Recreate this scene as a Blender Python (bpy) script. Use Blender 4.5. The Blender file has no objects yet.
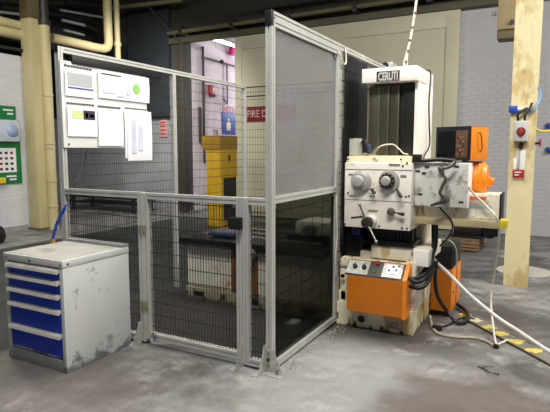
import bpy, bmesh, math, random
from mathutils import Vector, Matrix
random.seed(7)
C = bpy.context.scene.collection
S = bpy.context.scene
# ---------------------------------------------------------------- camera, world, lights, exposure
FPX, CX, CY = 515.0, 275.0, 206.0
PITCH, HEAD, CAMZ = math.atan(56/515.0), math.radians(28.4), 1.55
cd = bpy.data.cameras.new('camera'); cam = bpy.data.objects.new('camera', cd); C.objects.link(cam)
cam.location = (0, 0, CAMZ); cam.rotation_euler = (math.pi/2 - PITCH, 0, HEAD)
cd.sensor_width = 36.0; cd.lens = FPX/550.0*36.0; cd.clip_end = 100
S.camera = cam
S.view_settings.view_transform = 'Standard'
S.view_settings.look = 'None'
S.view_settings.gamma = 1
S.view_settings.use_curve_mapping = False
S.view_settings.exposure = 0.22
w = bpy.data.worlds.new('world'); S.world = w; w.use_nodes = True
w.node_tree.nodes['Background'].inputs[0].default_value = (0.80, 0.88, 1.0, 1)
w.node_tree.nodes['Background'].inputs[1].default_value = 0.16
def area(name, loc, sx, sy, power, col=(1, .96, .88), aim=None, spread=180):
    l = bpy.data.lights.new(name, 'AREA'); l.shape = 'RECTANGLE'; l.size = sx; l.size_y = sy
    l.energy = power; l.color = col; l.spread = math.radians(spread)
    o = bpy.data.objects.new(name, l); C.objects.link(o); o.location = loc
    if aim: o.rotation_euler = (Vector(aim) - Vector(loc)).to_track_quat('-Z', 'Y').to_euler()
    return o
area('bay_and_fill_light', (-0.6, 1.6, 4.9), 2.4, 0.8, 215, aim=(-1.6, 3.6, 0))
area('bay_and_fill_light', (2.6, 5.6, 4.7), 2.4, 0.8, 260, aim=(-0.6, 6.6, 0.6))
area('bay_and_fill_light', (-6.4, 3.6, 4.9), 2.4, 0.8, 150, aim=(-6.6, 5.0, 0))
area('bay_and_fill_light', (-6.8, 7.6, 4.2), 1.2, 0.4, 75, aim=(-9.4, 10.2, 0.9), spread=110)  # added fill, not a fixture: lifts the grey bay wall
area('bay_and_fill_light', (-2.2, 4.6, 4.9), 2.0, 0.7, 70, aim=(-2.6, 4.4, 0), spread=120)  # added fill over the cage to brighten its inside, no real fixture
area('passage_light', (-7.1, 14.6, 3.5), 0.3, 1.6, 85, col=(.99, .95, 1.0), aim=(-7.8, 12.4, 1.5))

# ---------------------------------------------------------------- pixel -> point on a known plane
def ray(px, py):
    x = (px-CX)/FPX; y = -(py-CY)/FPX
    f = math.cos(PITCH) + y*math.sin(PITCH); z = -math.sin(PITCH) + y*math.cos(PITCH)
    return Vector((x*math.cos(HEAD)-f*math.sin(HEAD), x*math.sin(HEAD)+f*math.cos(HEAD), z))
O = Vector((0, 0, CAMZ))
def ax(px, py, X): r = ray(px, py); return O + r*(X/r.x)
def ay(px, py, Y): r = ray(px, py); return O + r*(Y/r.y)
def az(px, py, Z=0): r = ray(px, py); return O + r*((Z-CAMZ)/r.z)

# ---------------------------------------------------------------- materials
def lin(c):
    return tuple(((v/255)/12.92 if v/255 <= .04045 else ((v/255+.055)/1.055)**2.4) for v in c)
MATS = {}
def M(name, col, rough=.55, metal=0.0, var=.12, scale=6, dirt=None, bump=0.0, bscale=60, stretch=(1, 1, 1), emit=0):
    m = bpy.data.materials.new(name); m.use_nodes = True; N = m.node_tree.nodes; L = m.node_tree.links
    b = N['Principled BSDF']; b.inputs['Roughness'].default_value = rough; b.inputs['Metallic'].default_value = metal
    tc = N.new('ShaderNodeTexCoord'); mp = N.new('ShaderNodeMapping'); mp.inputs['Scale'].default_value = stretch
    L.new(tc.outputs['Object'], mp.inputs[0])
    c = lin(col)
    nz = N.new('ShaderNodeTexNoise'); nz.inputs['Scale'].default_value = scale; nz.inputs['Detail'].default_value = 6
    L.new(mp.outputs[0], nz.inputs['Vector'])
    cr = N.new('ShaderNodeValToRGB'); cr.color_ramp.elements[0].position = .3; cr.color_ramp.elements[1].position = .7
    cr.color_ramp.elements[0].color = (*[max(0, v*(1-var)) for v in c], 1)
    cr.color_ramp.elements[1].color = (*[min(1, v*(1+var)) for v in c], 1)
    L.new(nz.outputs[0], cr.inputs[0]); out = cr.outputs[0]
    for d in (dirt or []):
        # (colour, threshold, scale) or (colour, threshold, scale, zfull, zgone): grime that gathers low on the thing
        dc, th, sc = d[:3]
        n2 = N.new('ShaderNodeTexNoise'); n2.inputs['Scale'].default_value = sc; n2.inputs['Detail'].default_value = 8
        n2.inputs['Roughness'].default_value = .65
        L.new(mp.outputs[0], n2.inputs['Vector'])
        src = n2.outputs[0]
        if len(d) > 3:
            sp = N.new('ShaderNodeSeparateXYZ'); L.new(tc.outputs['Object'], sp.inputs[0])
            mr = N.new('ShaderNodeMapRange'); mr.inputs[1].default_value = d[3]; mr.inputs[2].default_value = d[4]
            mr.inputs[3].default_value = .3; mr.inputs[4].default_value = 0
            L.new(sp.outputs[2], mr.inputs[0])
            ad = N.new('ShaderNodeMath'); L.new(src, ad.inputs[0]); L.new(mr.outputs[0], ad.inputs[1]); src = ad.outputs[0]
        r2 = N.new('ShaderNodeValToRGB'); r2.color_ramp.elements[0].position = th; r2.color_ramp.elements[1].position = min(1, th+.08)
        L.new(src, r2.inputs[0])
        mx = N.new('ShaderNodeMix'); mx.data_type = 'RGBA'; mx.inputs[7].default_value = (*lin(dc), 1)
        L.new(r2.outputs[0], mx.inputs[0]); L.new(out, mx.inputs[6]); out = mx.outputs[2]
    L.new(out, b.inputs['Base Color'])
    if bump:
        n3 = N.new('ShaderNodeTexNoise'); n3.inputs['Scale'].default_value = bscale; n3.inputs['Detail'].default_value = 4
        L.new(mp.outputs[0], n3.inputs['Vector'])
        bp = N.new('ShaderNodeBump'); bp.inputs['Strength'].default_value = bump; bp.inputs['Distance'].default_value = .01
        L.new(n3.outputs[0], bp.inputs['Height']); L.new(bp.outputs[0], b.inputs['Normal'])
    if emit:
        b.inputs['Emission Color'].default_value = (*c, 1); b.inputs['Emission Strength'].default_value = emit
    MATS[name] = m; return m
def clear(name, col, haze, rough, tint):
    m = bpy.data.materials.new(name); m.use_nodes = True; N = m.node_tree.nodes; L = m.node_tree.links
    b = N['Principled BSDF']; b.inputs['Base Color'].default_value = (*lin(col), 1); b.inputs['Roughness'].default_value = rough
    tr = N.new('ShaderNodeBsdfTransparent'); tr.inputs[0].default_value = (*lin(tint), 1)
    mx = N.new('ShaderNodeMixShader')
    tc = N.new('ShaderNodeTexCoord'); nz = N.new('ShaderNodeTexNoise'); nz.inputs['Scale'].default_value = 2.5; nz.inputs['Detail'].default_value = 5
    L.new(tc.outputs['Object'], nz.inputs['Vector'])
    mr = N.new('ShaderNodeMapRange'); mr.inputs[1].default_value = .3; mr.inputs[2].default_value = .7
    mr.inputs[3].default_value = haze*.82; mr.inputs[4].default_value = min(1, haze*1.18)
    L.new(nz.outputs[0], mr.inputs[0]); L.new(mr.outputs[0], mx.inputs[0])
    L.new(tr.outputs[0], mx.inputs[1]); L.new(b.outputs[0], mx.inputs[2]); L.new(mx.outputs[0], N['Material Output'].inputs[0])
    return m
alu = M('aluminium', (196, 196, 192), .4, .25, .08, 12, stretch=(1, 1, .3))
galv = M('galvanised_steel', (186, 186, 182), .4, .3, .2, 30)
steel = M('bare_steel', (150, 148, 144), .35, .8, .2, 20)
wire_m = M('wire_black', (24, 24, 25), .6, .2, .2)
black = M('black_plastic', (20, 20, 22), .45, 0, .2)
blacks = M('black_sheet', (24, 26, 31), .5, 0, .15, 3)
rubber = M('black_rubber', (16, 16, 18), .5, 0, .3)
haze = clear('scuffed_clear_sheet', (168, 164, 168), .36, .6, (226, 226, 228))
dark_clear = clear('smoked_clear_sheet', (16, 18, 18), .14, .35, (176, 178, 172))
white = M('white_enamel', (244, 242, 236), .4, 0, .05, 4, dirt=[((170, 160, 130), .70, 14)])
dirty = M('grimy_cream_enamel', (222, 216, 196), .5, 0, .08, 5, dirt=[((186, 168, 128), .54, 6), ((140, 112, 72), .60, 11), ((70, 56, 40), .64, 20)], bump=.1, stretch=(1, 1, .35))
base_m = M('oily_cream_casting', (230, 222, 194), .5, 0, .10, 7, dirt=[((186, 160, 104), .50, 5), ((140, 104, 56), .57, 9), ((84, 64, 40), .62, 18), ((50, 42, 30), .74, 15, 0, .10)], bump=.15, stretch=(1, 1, .3))
head_m = M('headstock_paint', (236, 232, 222), .45, 0, .06, 5, dirt=[((196, 184, 152), .56, 9), ((104, 92, 76), .64, 30)])
grey_m = M('grey_machine_panel', (204, 203, 198), .5, 0, .08, 7, dirt=[((150, 146, 138), .56, 8), ((90, 86, 80), .64, 26)])
orange = M('orange_paint', (198, 110, 8), .45, 0, .06, 5, dirt=[((160, 84, 30), .68, 14)])
orange2 = M('bright_orange_paint', (240, 138, 22), .42, 0, .06, 5)
bedw = M('bed_casting', (222, 218, 206), .55, 0, .08, 6, dirt=[((184, 160, 128), .62, 5)], bump=.2)
dark_metal = M('oily_dark_metal', (30, 31, 32), .28, .6, .4, 10)
slide = M('slideway_steel', (92, 88, 74), .35, .6, .35, 6, stretch=(1, 1, .1))
slide2 = M('slideway_dark', (40, 41, 38), .4, .5, .35, 6, stretch=(1, 1, .1))
slide3 = M('slideway_edge', (120, 120, 112), .35, .7, .2, 6)
cab_w = M('cabinet_light_grey', (208, 210, 208), .5, 0, .04, 3, dirt=[((124, 128, 130), .62, 6, -.02, .17), ((150, 154, 156), .76, 7)])
cab_top = M('worn_cabinet_top', (166, 164, 158), .6, 0, .08, 6, dirt=[((144, 138, 126), .52, 4), ((174, 158, 132), .64, 14)])
cab_g = M('cabinet_grey_edge', (134, 135, 134), .55, 0, .12, 9)
blue = M('drawer_blue', (6, 56, 186), .4, 0, .08, 8)
rail_m = M('drawer_handle_silver', (214, 211, 205), .45, .35, .1, 12, dirt=[((130, 120, 106), .62, 18)])
cream = M('cream_gloss_paint', (192, 180, 136), .5, 0, .08, 3, dirt=[((150, 128, 80), .66, 5), ((70, 58, 40), .74, 20)], bump=.1, bscale=12, stretch=(1, 1, .5))
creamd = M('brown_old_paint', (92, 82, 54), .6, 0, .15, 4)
creamr = M('chipped_cream_paint', (220, 209, 166), .55, 0, .07, 3, dirt=[((196, 174, 122), .50, 3), ((166, 134, 84), .60, 4.5), ((90, 64, 40), .66, 9)], bump=.15, bscale=10, stretch=(1, 1, .5))
dpipe = M('dark_pipe_paint', (44, 40, 34), .5, .1, .2, 5)
lwall = M('left_wall_whitewash', (206, 208, 212), .7, 0, .04, 1.5, dirt=[((170, 170, 172), .66, 3)])
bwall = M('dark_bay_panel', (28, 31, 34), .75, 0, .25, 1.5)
gwall = M('grey_bay_wall', (150, 152, 156), .75, 0, .12, 1.5)
upper = M('upper_wall_in_shade', (50, 48, 39), .8, 0, .15, 1.2)  # shade on the high wall is put into this dark olive
brick_m = M('painted_brick', (184, 184, 186), .7, 0, .05, 2.5, bump=.2, bscale=40)
mortar = M('painted_mortar', (177, 177, 180), .8, 0, .05, 3)
door_m = M('fire_door_cream', (196, 192, 168), .6, 0, .04, 1.2)
beam_m = M('track_beam_shaded', (86, 82, 64), .6, .1, .15, 3)  # darkened so the colour carries the dimness near the roof
yel = M('yellow_cupboard_paint', (224, 178, 20), .5, 0, .06, 4)
red = M('red_paint', (158, 30, 32), .45, 0, .06)
redd = M('fire_sign_red', (128, 22, 28), .5, 0, .06)
paper = M('paper_white', (236, 236, 240), .6, 0, .02, 3)
paperg = M('paper_printed_grey', (172, 174, 178), .6, 0, .05, 30)
ink = M('ink_dark', (50, 46, 60), .6)
inkb = M('ink_blue', (52, 70, 150), .6)
inkl = M('ink_pale_blue', (200, 206, 224), .6)
lime = M('print_lime', (150, 196, 110), .6)
limey = M('print_yellow_green', (206, 214, 150), .6)
greens = M('sign_green', (14, 120, 62), .5, 0, .05)
signblue = M('sign_blue', (40, 78, 160), .5, 0, .05)
wood = M('pallet_wood', (112, 88, 60), .75, 0, .2, 8, stretch=(.3, 3, 3))
plast_w = M('white_plastic', (226, 226, 224), .4, 0, .04)
cablew = M('white_cable_sheath', (214, 210, 198), .5, 0, .08, 20)
cableg = M('beige_cable_sheath', (168, 160, 144), .55, 0, .1, 20)
yhose = M('yellow_hose_rubber', (222, 204, 60), .45)
bhose = M('blue_hose_plastic', (22, 66, 168), .4)
copper = M('copper_fitting', (196, 134, 74), .4, .5)
ytape = M('yellow_marking_paint', (206, 188, 92), .6, 0, .2, 10)
boxgrey = M('isolator_grey', (186, 188, 186), .45)
lamp_e = M('tube_glow', (255, 252, 255), .5, emit=5)

# concrete floor, oil-darkened in the cage, green walkway paint, brown patch
def floor_mat():
    m = bpy.data.materials.new('workshop_concrete'); m.use_nodes = True; N = m.node_tree.nodes; L = m.node_tree.links
    b = N['Principled BSDF']
    tc = N.new('ShaderNodeTexCoord'); V = tc.outputs['Object']
    def noise(s, d=6, r=.6):
        n = N.new('ShaderNodeTexNoise'); n.inputs['Scale'].default_value = s; n.inputs['Detail'].default_value = d; n.inputs['Roughness'].default_value = r
        L.new(V, n.inputs['Vector']); return n.outputs[0]
    def ramp(src, a, b2, ca=(0, 0, 0), cb=(1, 1, 1)):
        r = N.new('ShaderNodeValToRGB'); r.color_ramp.elements[0].position = a; r.color_ramp.elements[1].position = b2
        r.color_ramp.elements[0].color = (*ca, 1); r.color_ramp.elements[1].color = (*cb, 1); L.new(src, r.inputs[0]); return r.outputs[0]
    def mix(f, a, c2, k=None):
        x = N.new('ShaderNodeMix'); x.data_type = 'RGBA'; L.new(f, x.inputs[0]) if not isinstance(f, float) else None
        L.new(a, x.inputs[6]); x.inputs[7].default_value = (*lin(c2), 1); return x.outputs[2]
    def math_(op, a, c2):
        x = N.new('ShaderNodeMath'); x.operation = op
        for i, v in enumerate((a, c2)):
            if isinstance(v, (int, float)): x.inputs[i].default_value = v
            else: L.new(v, x.inputs[i])
        return x.outputs[0]
    sp = N.new('ShaderNodeSeparateXYZ'); L.new(V, sp.inputs[0]); X, Y = sp.outputs[0], sp.outputs[1]
    def box(x0, x1, y0, y1, soft, wob):      # soft-edged painted / soaked rectangle
        n = math_('MULTIPLY', math_('SUBTRACT', noise(2.2, 7, .65), .5), wob)
        xx = math_('ADD', X, n); yy = math_('ADD', Y, n)
        def sm(v, a):
            r = N.new('ShaderNodeMapRange'); r.inputs[1].default_value = a-soft; r.inputs[2].default_value = a+soft; L.new(v, r.inputs[0]); return r.outputs[0]
        p = math_('MULTIPLY', sm(xx, x0), math_('SUBTRACT', 1, sm(xx, x1)))
        q = math_('MULTIPLY', sm(yy, y0), math_('SUBTRACT', 1, sm(yy, y1)))
        return math_('MULTIPLY', p, q)
    col = ramp(noise(1.1, 8, .62), .40, .62, lin((78, 76, 75)), lin((142, 141, 140)))
    col = mix(math_('MULTIPLY', ramp(noise(4.5, 9, .75), .48, .60), .6), col, (88, 84, 81))
    col = mix(math_('MULTIPLY', ramp(noise(2.3, 9, .7), .56, .66), .55), col, (184, 184, 182))
    col = mix(math_('MULTIPLY', ramp(noise(13, 9, .8), .56, .66), .6), col, (62, 58, 55))
    col = mix(math_('MULTIPLY', ramp(noise(38, 6, .8), .55, .62), .35), col, (70, 67, 64))
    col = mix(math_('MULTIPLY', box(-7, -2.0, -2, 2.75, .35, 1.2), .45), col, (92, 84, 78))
    col = mix(math_('MULTIPLY', box(-1.9, -.7, .5, 3.8, .3, 1.3), .35), col, (186, 188, 190))
    col = mix(math_('MULTIPLY', box(-7.6, -3.66, -1, 9.6, .06, .1), .9), col, (20, 34, 27))
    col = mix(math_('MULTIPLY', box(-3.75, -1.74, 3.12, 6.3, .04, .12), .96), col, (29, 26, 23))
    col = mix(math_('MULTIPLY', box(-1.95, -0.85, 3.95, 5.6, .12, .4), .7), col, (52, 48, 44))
    col = mix(math_('MULTIPLY', box(-0.85, 2.6, 1.7, 3.55, .10, .7), .75), col, (92, 82, 78))
    col = mix(math_('MULTIPLY', box(-2.6, -0.6, 6.6, 9.9, .15, .9), .35), col, (70, 70, 72))
    L.new(col, b.inputs['Base Color'])
    L.new(ramp(noise(3, 6), .3, .7, (.42,)*3, (.75,)*3), b.inputs['Roughness'])
    bp = N.new('ShaderNodeBump'); bp.inputs['Strength'].default_value = .35; bp.inputs['Distance'].default_value = .01
    L.new(noise(22, 8, .7), bp.inputs['Height']); L.new(bp.outputs[0], b.inputs['Normal'])
    return m
def brick_tex(name, col, mort, rowdir):
    m = bpy.data.materials.new(name); m.use_nodes = True; N = m.node_tree.nodes; L = m.node_tree.links
    b = N['Principled BSDF']; b.inputs['Roughness'].default_value = .7
    tc = N.new('ShaderNodeTexCoord'); sp = N.new('ShaderNodeSeparateXYZ'); cb = N.new('ShaderNodeCombineXYZ')
    L.new(tc.outputs['Object'], sp.inputs[0]); L.new(sp.outputs[rowdir], cb.inputs[0]); L.new(sp.outputs[2], cb.inputs[1])
    br = N.new('ShaderNodeTexBrick'); L.new(cb.outputs[0], br.inputs[0]); br.inputs['Scale'].default_value = 1
    br.inputs['Brick Width'].default_value = .225; br.inputs['Row Height'].default_value = .075; br.inputs['Mortar Size'].default_value = .006
    br.inputs['Color1'].default_value = (*lin(col), 1); br.inputs['Color2'].default_value = (*[v*.93 for v in lin(col)], 1)
    br.inputs['Mortar'].default_value = (*lin(mort), 1)
    L.new(br.outputs[0], b.inputs['Base Color'])
    bp = N.new('ShaderNodeBump'); bp.inputs['Strength'].default_value = .6; bp.inputs['Distance'].default_value = .006; bp.invert = True
    L.new(br.outputs[1], bp.inputs['Height']); L.new(bp.outputs[0], b.inputs['Normal'])
    return m
passage_m = brick_tex('passage_brick', (220, 212, 216), (208, 200, 204), 1)
lbrick_m = brick_tex('left_wall_brick', (212, 213, 216), (205, 206, 210), 1)

# ---------------------------------------------------------------- builders
OFF = {}
class B:
    def __init__(s): s.bm = bmesh.new()
    def box(s, x0, x1, y0, y1, z0, z1, bev=0, mat=None):
        t = bmesh.new()
        bmesh.ops.create_cube(t, size=1)
        for v in t.verts:
            v.co = Vector(((x0+x1)/2+v.co.x*(x1-x0), (y0+y1)/2+v.co.y*(y1-y0), (z0+z1)/2+v.co.z*(z1-z0)))
        if bev: bmesh.ops.bevel(t, geom=t.edges[:], offset=bev, segments=2, affect='EDGES', profile=.6)
        return s.add(t, mat)
    def add(s, t, mat=None):
        if mat is not None: t.transform(mat)
        me = bpy.data.meshes.new('tmp'); t.to_mesh(me); t.free(); s.bm.from_mesh(me); bpy.data.meshes.remove(me); return s
    def cyl(s, p0, p1, r0, r1=None, seg=20, caps=True):
        p0, p1 = Vector(p0), Vector(p1); d = p1-p0; t = bmesh.new()
        bmesh.ops.create_cone(t, cap_ends=caps, segments=seg, radius1=r0, radius2=r0 if r1 is None else r1, depth=d.length)
        return s.add(t, Matrix.Translation((p0+p1)/2) @ d.to_track_quat('Z', 'Y').to_matrix().to_4x4())
    def sph(s, p, r, sc=(1, 1, 1), seg=16):
        t = bmesh.new(); bmesh.ops.create_uvsphere(t, u_segments=seg, v_segments=seg//2, radius=r)
        return s.add(t, Matrix.Translation(p) @ Matrix.Diagonal((*sc, 1)))
    def prism(s, poly, d):        # poly: list of 3D points, extruded by vector d
        t = bmesh.new(); d = Vector(d)
        a = [t.verts.new(Vector(p)) for p in poly]; c = [t.verts.new(Vector(p)+d) for p in poly]
        n = len(a); t.faces.new(a); t.faces.new(c[::-1])
        for i in range(n): t.faces.new((a[i], c[i], c[(i+1) % n], a[(i+1) % n]))
        bmesh.ops.recalc_face_normals(t, faces=t.faces[:])
        return s.add(t)
    def lathe(s, prof, mat, seg=28):     # prof (r,z) about local z
        t = bmesh.new(); rings = []
        for r, z in prof: rings.append([t.verts.new((r*math.cos(2*math.pi*i/seg), r*math.sin(2*math.pi*i/seg), z)) for i in range(seg)])
        for a, b in zip(rings, rings[1:]):
            for i in range(seg): t.faces.new((a[i], a[(i+1) % seg], b[(i+1) % seg], b[i]))
        t.faces.new(rings[0][::-1]); t.faces.new(rings[-1])
        bmesh.ops.recalc_face_normals(t, faces=t.faces[:])
        return s.add(t, mat)
    def tube(s, pts, r, seg=10, sub=8, ring=None):
        P = [Vector(p) for p in pts]; q = []
        E = [2*P[0]-P[1]] + P + [2*P[-1]-P[-2]]
        for i in range(1, len(E)-2):
            for k in range(sub):
                t = k/sub; a, b, c, d = E[i-1:i+3]
                q.append(.5*((2*b)+(c-a)*t+(2*a-5*b+4*c-d)*t*t+(3*b-a-3*c+d)*t**3))
        q.append(P[-1]); t = bmesh.new(); rings = []; u = None
        for i, p in enumerate(q):
            d = (q[min(i+1, len(q)-1)]-q[max(i-1, 0)]).normalized()
            if u is None: u = d.orthogonal().normalized()
            u = (u-d*u.dot(d)).normalized(); v = d.cross(u)
            rr = r*(1 if not ring or i % 2 else ring)
            rings.append([t.verts.new(p+(u*math.cos(2*math.pi*k/seg)+v*math.sin(2*math.pi*k/seg))*rr) for k in range(seg)])
        for a, b in zip(rings, rings[1:]):
            for i in range(seg): t.faces.new((a[i], a[(i+1) % seg], b[(i+1) % seg], b[i]))
        t.faces.new(rings[0][::-1]); t.faces.new(rings[-1])
        bmesh.ops.recalc_face_normals(t, faces=t.faces[:])
        return s.add(t)
    def rod(s, p0, p1, r, seg=4): return s.cyl(p0, p1, r, seg=seg)
    def obj(s, name, m, parent=None, local=False, smooth=None, origin=None):
        off = OFF.get(parent.name, Vector((0, 0, 0))) if parent else (Vector(origin) if origin else Vector((0, 0, 0)))
        if not local: bmesh.ops.translate(s.bm, verts=s.bm.verts[:], vec=-off)
        me = bpy.data.meshes.new(name); s.bm.to_mesh(me); s.bm.free(); me.materials.append(m)
        o = bpy.data.objects.new(name, me); C.objects.link(o)
        if parent: o.parent = parent
        elif origin: o.location = off
        OFF[o.name] = off if parent or origin else Vector((0, 0, 0))
        if smooth is not False:
            for p in me.polygons: p.use_smooth = True
            try: me.set_sharp_from_angle(angle=math.radians(38))
            except Exception: pass
        return o
def tag(o, label, cat, group=None, kind=None):
    o['label'] = label; o['category'] = cat
    if group: o['group'] = group
    if kind: o['kind'] = kind
    return o
def thing(name, label, cat, loc, rotz=0, group=None):
    o = bpy.data.objects.new(name, None); C.objects.link(o); o.location = loc; o.rotation_euler = (0, 0, rotz)
    o.empty_display_size = .1
    OFF[o.name] = Vector(loc); return tag(o, label, cat, group)
def struct(o): o['kind'] = 'structure'; return o
def stuff(o): o['kind'] = 'stuff'; return o
def profile(b, p0, p1, side, s=.045):
    """slotted aluminium extrusion from p0 to p1; side = a vector square to it"""
    p0, p1 = Vector(p0), Vector(p1); d = (p1-p0); u = Vector(side).normalized(); v = d.normalized().cross(u)
    h = s/2; g = s*.11; k = s*.17
    q = [(-h, -h), (-g, -h), (-g, -h+k), (g, -h+k), (g, -h), (h, -h), (h, -g), (h-k, -g), (h-k, g), (h, g), (h, h), (g, h), (g, h-k), (-g, h-k), (-g, h), (-h, h), (-h, g), (-h+k, g), (-h+k, -g), (-h, -g)]
    b.prism([p0+u*x+v*y for x, y in q], d)
def text(name, body, m, parent, size, origin, xdir, zdir, depth=.002, sx=1.0, bold=0.0):
    cu = bpy.data.curves.new(name, 'FONT'); cu.body = body; cu.size = size; cu.extrude = depth; cu.offset = bold
    t = bpy.data.objects.new('t', cu); C.objects.link(t)
    bpy.context.view_layer.update()
    me = bpy.data.meshes.new_from_object(t.evaluated_get(bpy.context.evaluated_depsgraph_get()))
    bpy.data.objects.remove(t); me.name = name
    X = Vector(xdir).normalized(); Z = Vector(zdir).normalized(); n = X.cross(Z)
    o0 = Vector(origin) - OFF.get(parent.name, Vector((0, 0, 0)))
    mt = Matrix(((X.x*sx, Z.x, n.x, o0.x), (X.y*sx, Z.y, n.y, o0.y), (X.z*sx, Z.z, n.z, o0.z), (0, 0, 0, 1)))
    me.transform(mt); me.materials.clear(); me.materials.append(m)
    o = bpy.data.objects.new(name, me); C.objects.link(o); o.parent = parent; OFF[o.name] = OFF.get(parent.name, Vector((0, 0, 0)))
    return o
XD, YD, ZD = (1, 0, 0), (0, 1, 0), (0, 0, 1)

# ================================================================ SETTING
WY = 10.35
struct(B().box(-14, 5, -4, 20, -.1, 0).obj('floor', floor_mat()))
struct(B().box(-14, 5, -4, 20, 6.0, 6.1).obj('ceiling', bwall))
wb = struct(B().box(-1.7, 5, WY+.012, WY+.3, 0, 4.3).obj('wall_back', mortar))
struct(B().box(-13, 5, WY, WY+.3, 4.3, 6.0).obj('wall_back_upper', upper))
struct(B().box(-6.6, -1.7, WY+.05, WY+.3, 0, 4.3).obj('wall_back_behind_door', mortar))
struct(B().box(-13, -8.5, WY, WY+.3, 2.45, 4.3).obj('wall_bay_upper', bwall))
struct(B().box(-13, -8.5, WY, WY+.3, 0, 2.45).obj('wall_bay_lower', gwall))
struct(B().box(-8.5, -8.15, WY-.06, WY+.3, 0, 4.3).obj('trim_doorway', M('jamb_grey', (66, 66, 64), .7)))
struct(B().box(-8.35, -8.15, WY+.3, 27, 0, 4.7).obj('wall_passage', passage_m))
struct(B().box(-8.35, -6, 27, 27.2, 0, 4.7).obj('wall_passage_end', passage_m))
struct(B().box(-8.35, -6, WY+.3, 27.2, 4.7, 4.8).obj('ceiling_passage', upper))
struct(B().box(-6.5, -6.3, WY+.3, 27, 0, 4.7).obj('wall_passage_right', passage_m))
wl = struct(B().box(-9.25, -9.03, -3, 6.75, 0, 3.32).obj('wall_left', lbrick_m))
struct(B().box(-13.2, -13, -3, 10.7, 0, 6).obj('wall_left_far', bwall))
struct(B().box(-9.03, -9.01, -3, 6.5, 0, .10).obj('baseboard_left', M('scuffed_plinth', (150, 150, 150), .7)))
# bricks of the back wall, painted over
BL, BH, MJ = .225, .075, .0028
bm0 = B().box(-(BL/2-MJ), BL/2-MJ, -.002, .03, -(BH/2-MJ*.8), BH/2-MJ*.8, .002)
first = bm0.obj('brick', brick_m, wb, local=True)
rest = B(); n = 0
for row in range(57):
    for k in range(28):
        x = -1.58 + k*BL + (BL/2 if row % 2 else 0); z = .04 + row*BH
        if z > 4.28: continue
        dy = random.uniform(-.0012, .0008)
        vis = x < .25 and .3 < z < 3.3 and n < 299
        if vis:
            o = first if n == 0 else first.copy()
            if n: C.objects.link(o)
            o.parent = wb; o.location = (x, WY+.012+dy, z); n += 1
        else:
            rest.box(x-BL/2+MJ, x+BL/2-MJ, WY+.010+dy, WY+.04, z-BH/2+MJ*.8, z+BH/2-MJ*.8)
stuff(rest.obj('brick', brick_m, wb, smooth=False))

# header beam, sliding fire door, track
B().box(-8.5, 3.5, WY-.16, WY-.01, 4.13, 4.26, .01).obj('trim_door_header', beam_m)['kind'] = 'structure'
t = thing('door_track', 'long horizontal steel track tube under the dark upper wall above the fire door', 'track', (-8.2, WY-.3, 4.3))
B().cyl((-8.4, WY-.26, 4.36), (3.5, WY-.26, 4.42), .05).obj('tube', M('track_tube_shaded', (100, 94, 70), .5, .1), t)  # tube colour also darkened to stand for the dim light up there
for i in range(8):
    x = -8.0+i*1.45
    B().box(x-.05, x+.05, WY-.32, WY-.02, 4.28, 4.48, .008).cyl((x, WY-.33, 4.37), (x, WY-.36, 4.37), .03, seg=6).obj('bracket', dpipe, t)
t = thing('sliding_fire_door', 'huge cream sliding fire door on the back wall with a red lettered band', 'door', (-6.5, WY-.1, 0))
leaf = B().prism([(-6.58, WY-.10, .03), (-1.66, WY-.10, .03), (-1.66, WY-.10, 4.14), (-6.58, WY-.10, 4.12)], (0, .07, 0)).obj('leaf', door_m, t)
for (a, b2, c, d) in ((-6.58, -6.40, .03, 4.0), (-1.90, -1.66, .03, 4.03), (-6.40, -1.90, 3.82, 4.0), (-6.40, -1.90, .03, .2), (-4.15, -3.95, .2, 3.82)):
    B().box(a, b2, WY-.125, WY-.10, c, d, .004).obj('door_rail', door_m, t)
p0 = ay(246, 121.5, WY-.12); p1 = ay(268, 105, WY-.12)
B().box(-6.36, -5.02, WY-.128, WY-.10, p0.z, p1.z-.02, .002).obj('red_band', redd, t)
text('lettering', 'FIRE DOOR', M('sign_letter_pink', (214, 186, 186), .6), t, .225, (-6.26, WY-.13, p0.z+.09), XD, ZD, .001, .82)
# roof girders seen at the top right, in the gloom
for (z, y) in ((4.62, 9.2), (4.98, 9.2)):
    g = tag(B().box(-6, 5, y-.05, y+.05, z, z+.03).box(-6, 5, y-.01, y+.01, z+.03, z+.1).obj('roof_purlin', dpipe, origin=(-6, y, z)),
        'dark steel roof member crossing high in front of the upper wall, ' + ('lower one' if z < 4.8 else 'upper one'), 'beam')

# conduit on the back wall at the right
for z, lab in ((2.42, 'thin conduit running level along the brick wall right of the cream stanchion'),):
    tag(B().cyl((-.1, WY-.03, z), (3, WY-.03, z), .012, seg=8).obj('conduit', boxgrey, origin=(-.1, WY, z)), lab, 'conduit')

# ---------------------------------------------------------------- dark bay, left: stanchion, pipes
p = az(30, 229); q = az(49, 227)
SX0, SX1, SY = -9.02, -8.66, 6.52
t = thing('steel_stanchion', 'tall cream-painted steel stanchion at the left, browner near the top', 'column', (-8.84, 6.6, 0))
def hsec(b, x0, x1, y0, y1, z0, z1, th=.03):
    b.box(x0, x1, y0, y0+th, z0, z1, .003); b.box(x0, x1, y1-th, y1, z0, z1, .003); b.box((x0+x1)/2-th/2, (x0+x1)/2+th/2, y0+th, y1-th, z0, z1)
    return b
XL = ay(29, 200, SY).x; XR = ay(38.5, 200, SY).x
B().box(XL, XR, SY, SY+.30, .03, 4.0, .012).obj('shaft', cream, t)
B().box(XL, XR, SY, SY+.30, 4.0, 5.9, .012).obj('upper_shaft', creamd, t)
B().box(XL-.03, XR+.03, SY-.03, SY+.33, 0, .04, .005).obj('base_plate', creamd, t)
t = thing('downpipe', 'round cream pipe standing beside the left stanchion with clamp rings', 'pipe', (-8.5, 6.9, 0))
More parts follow.
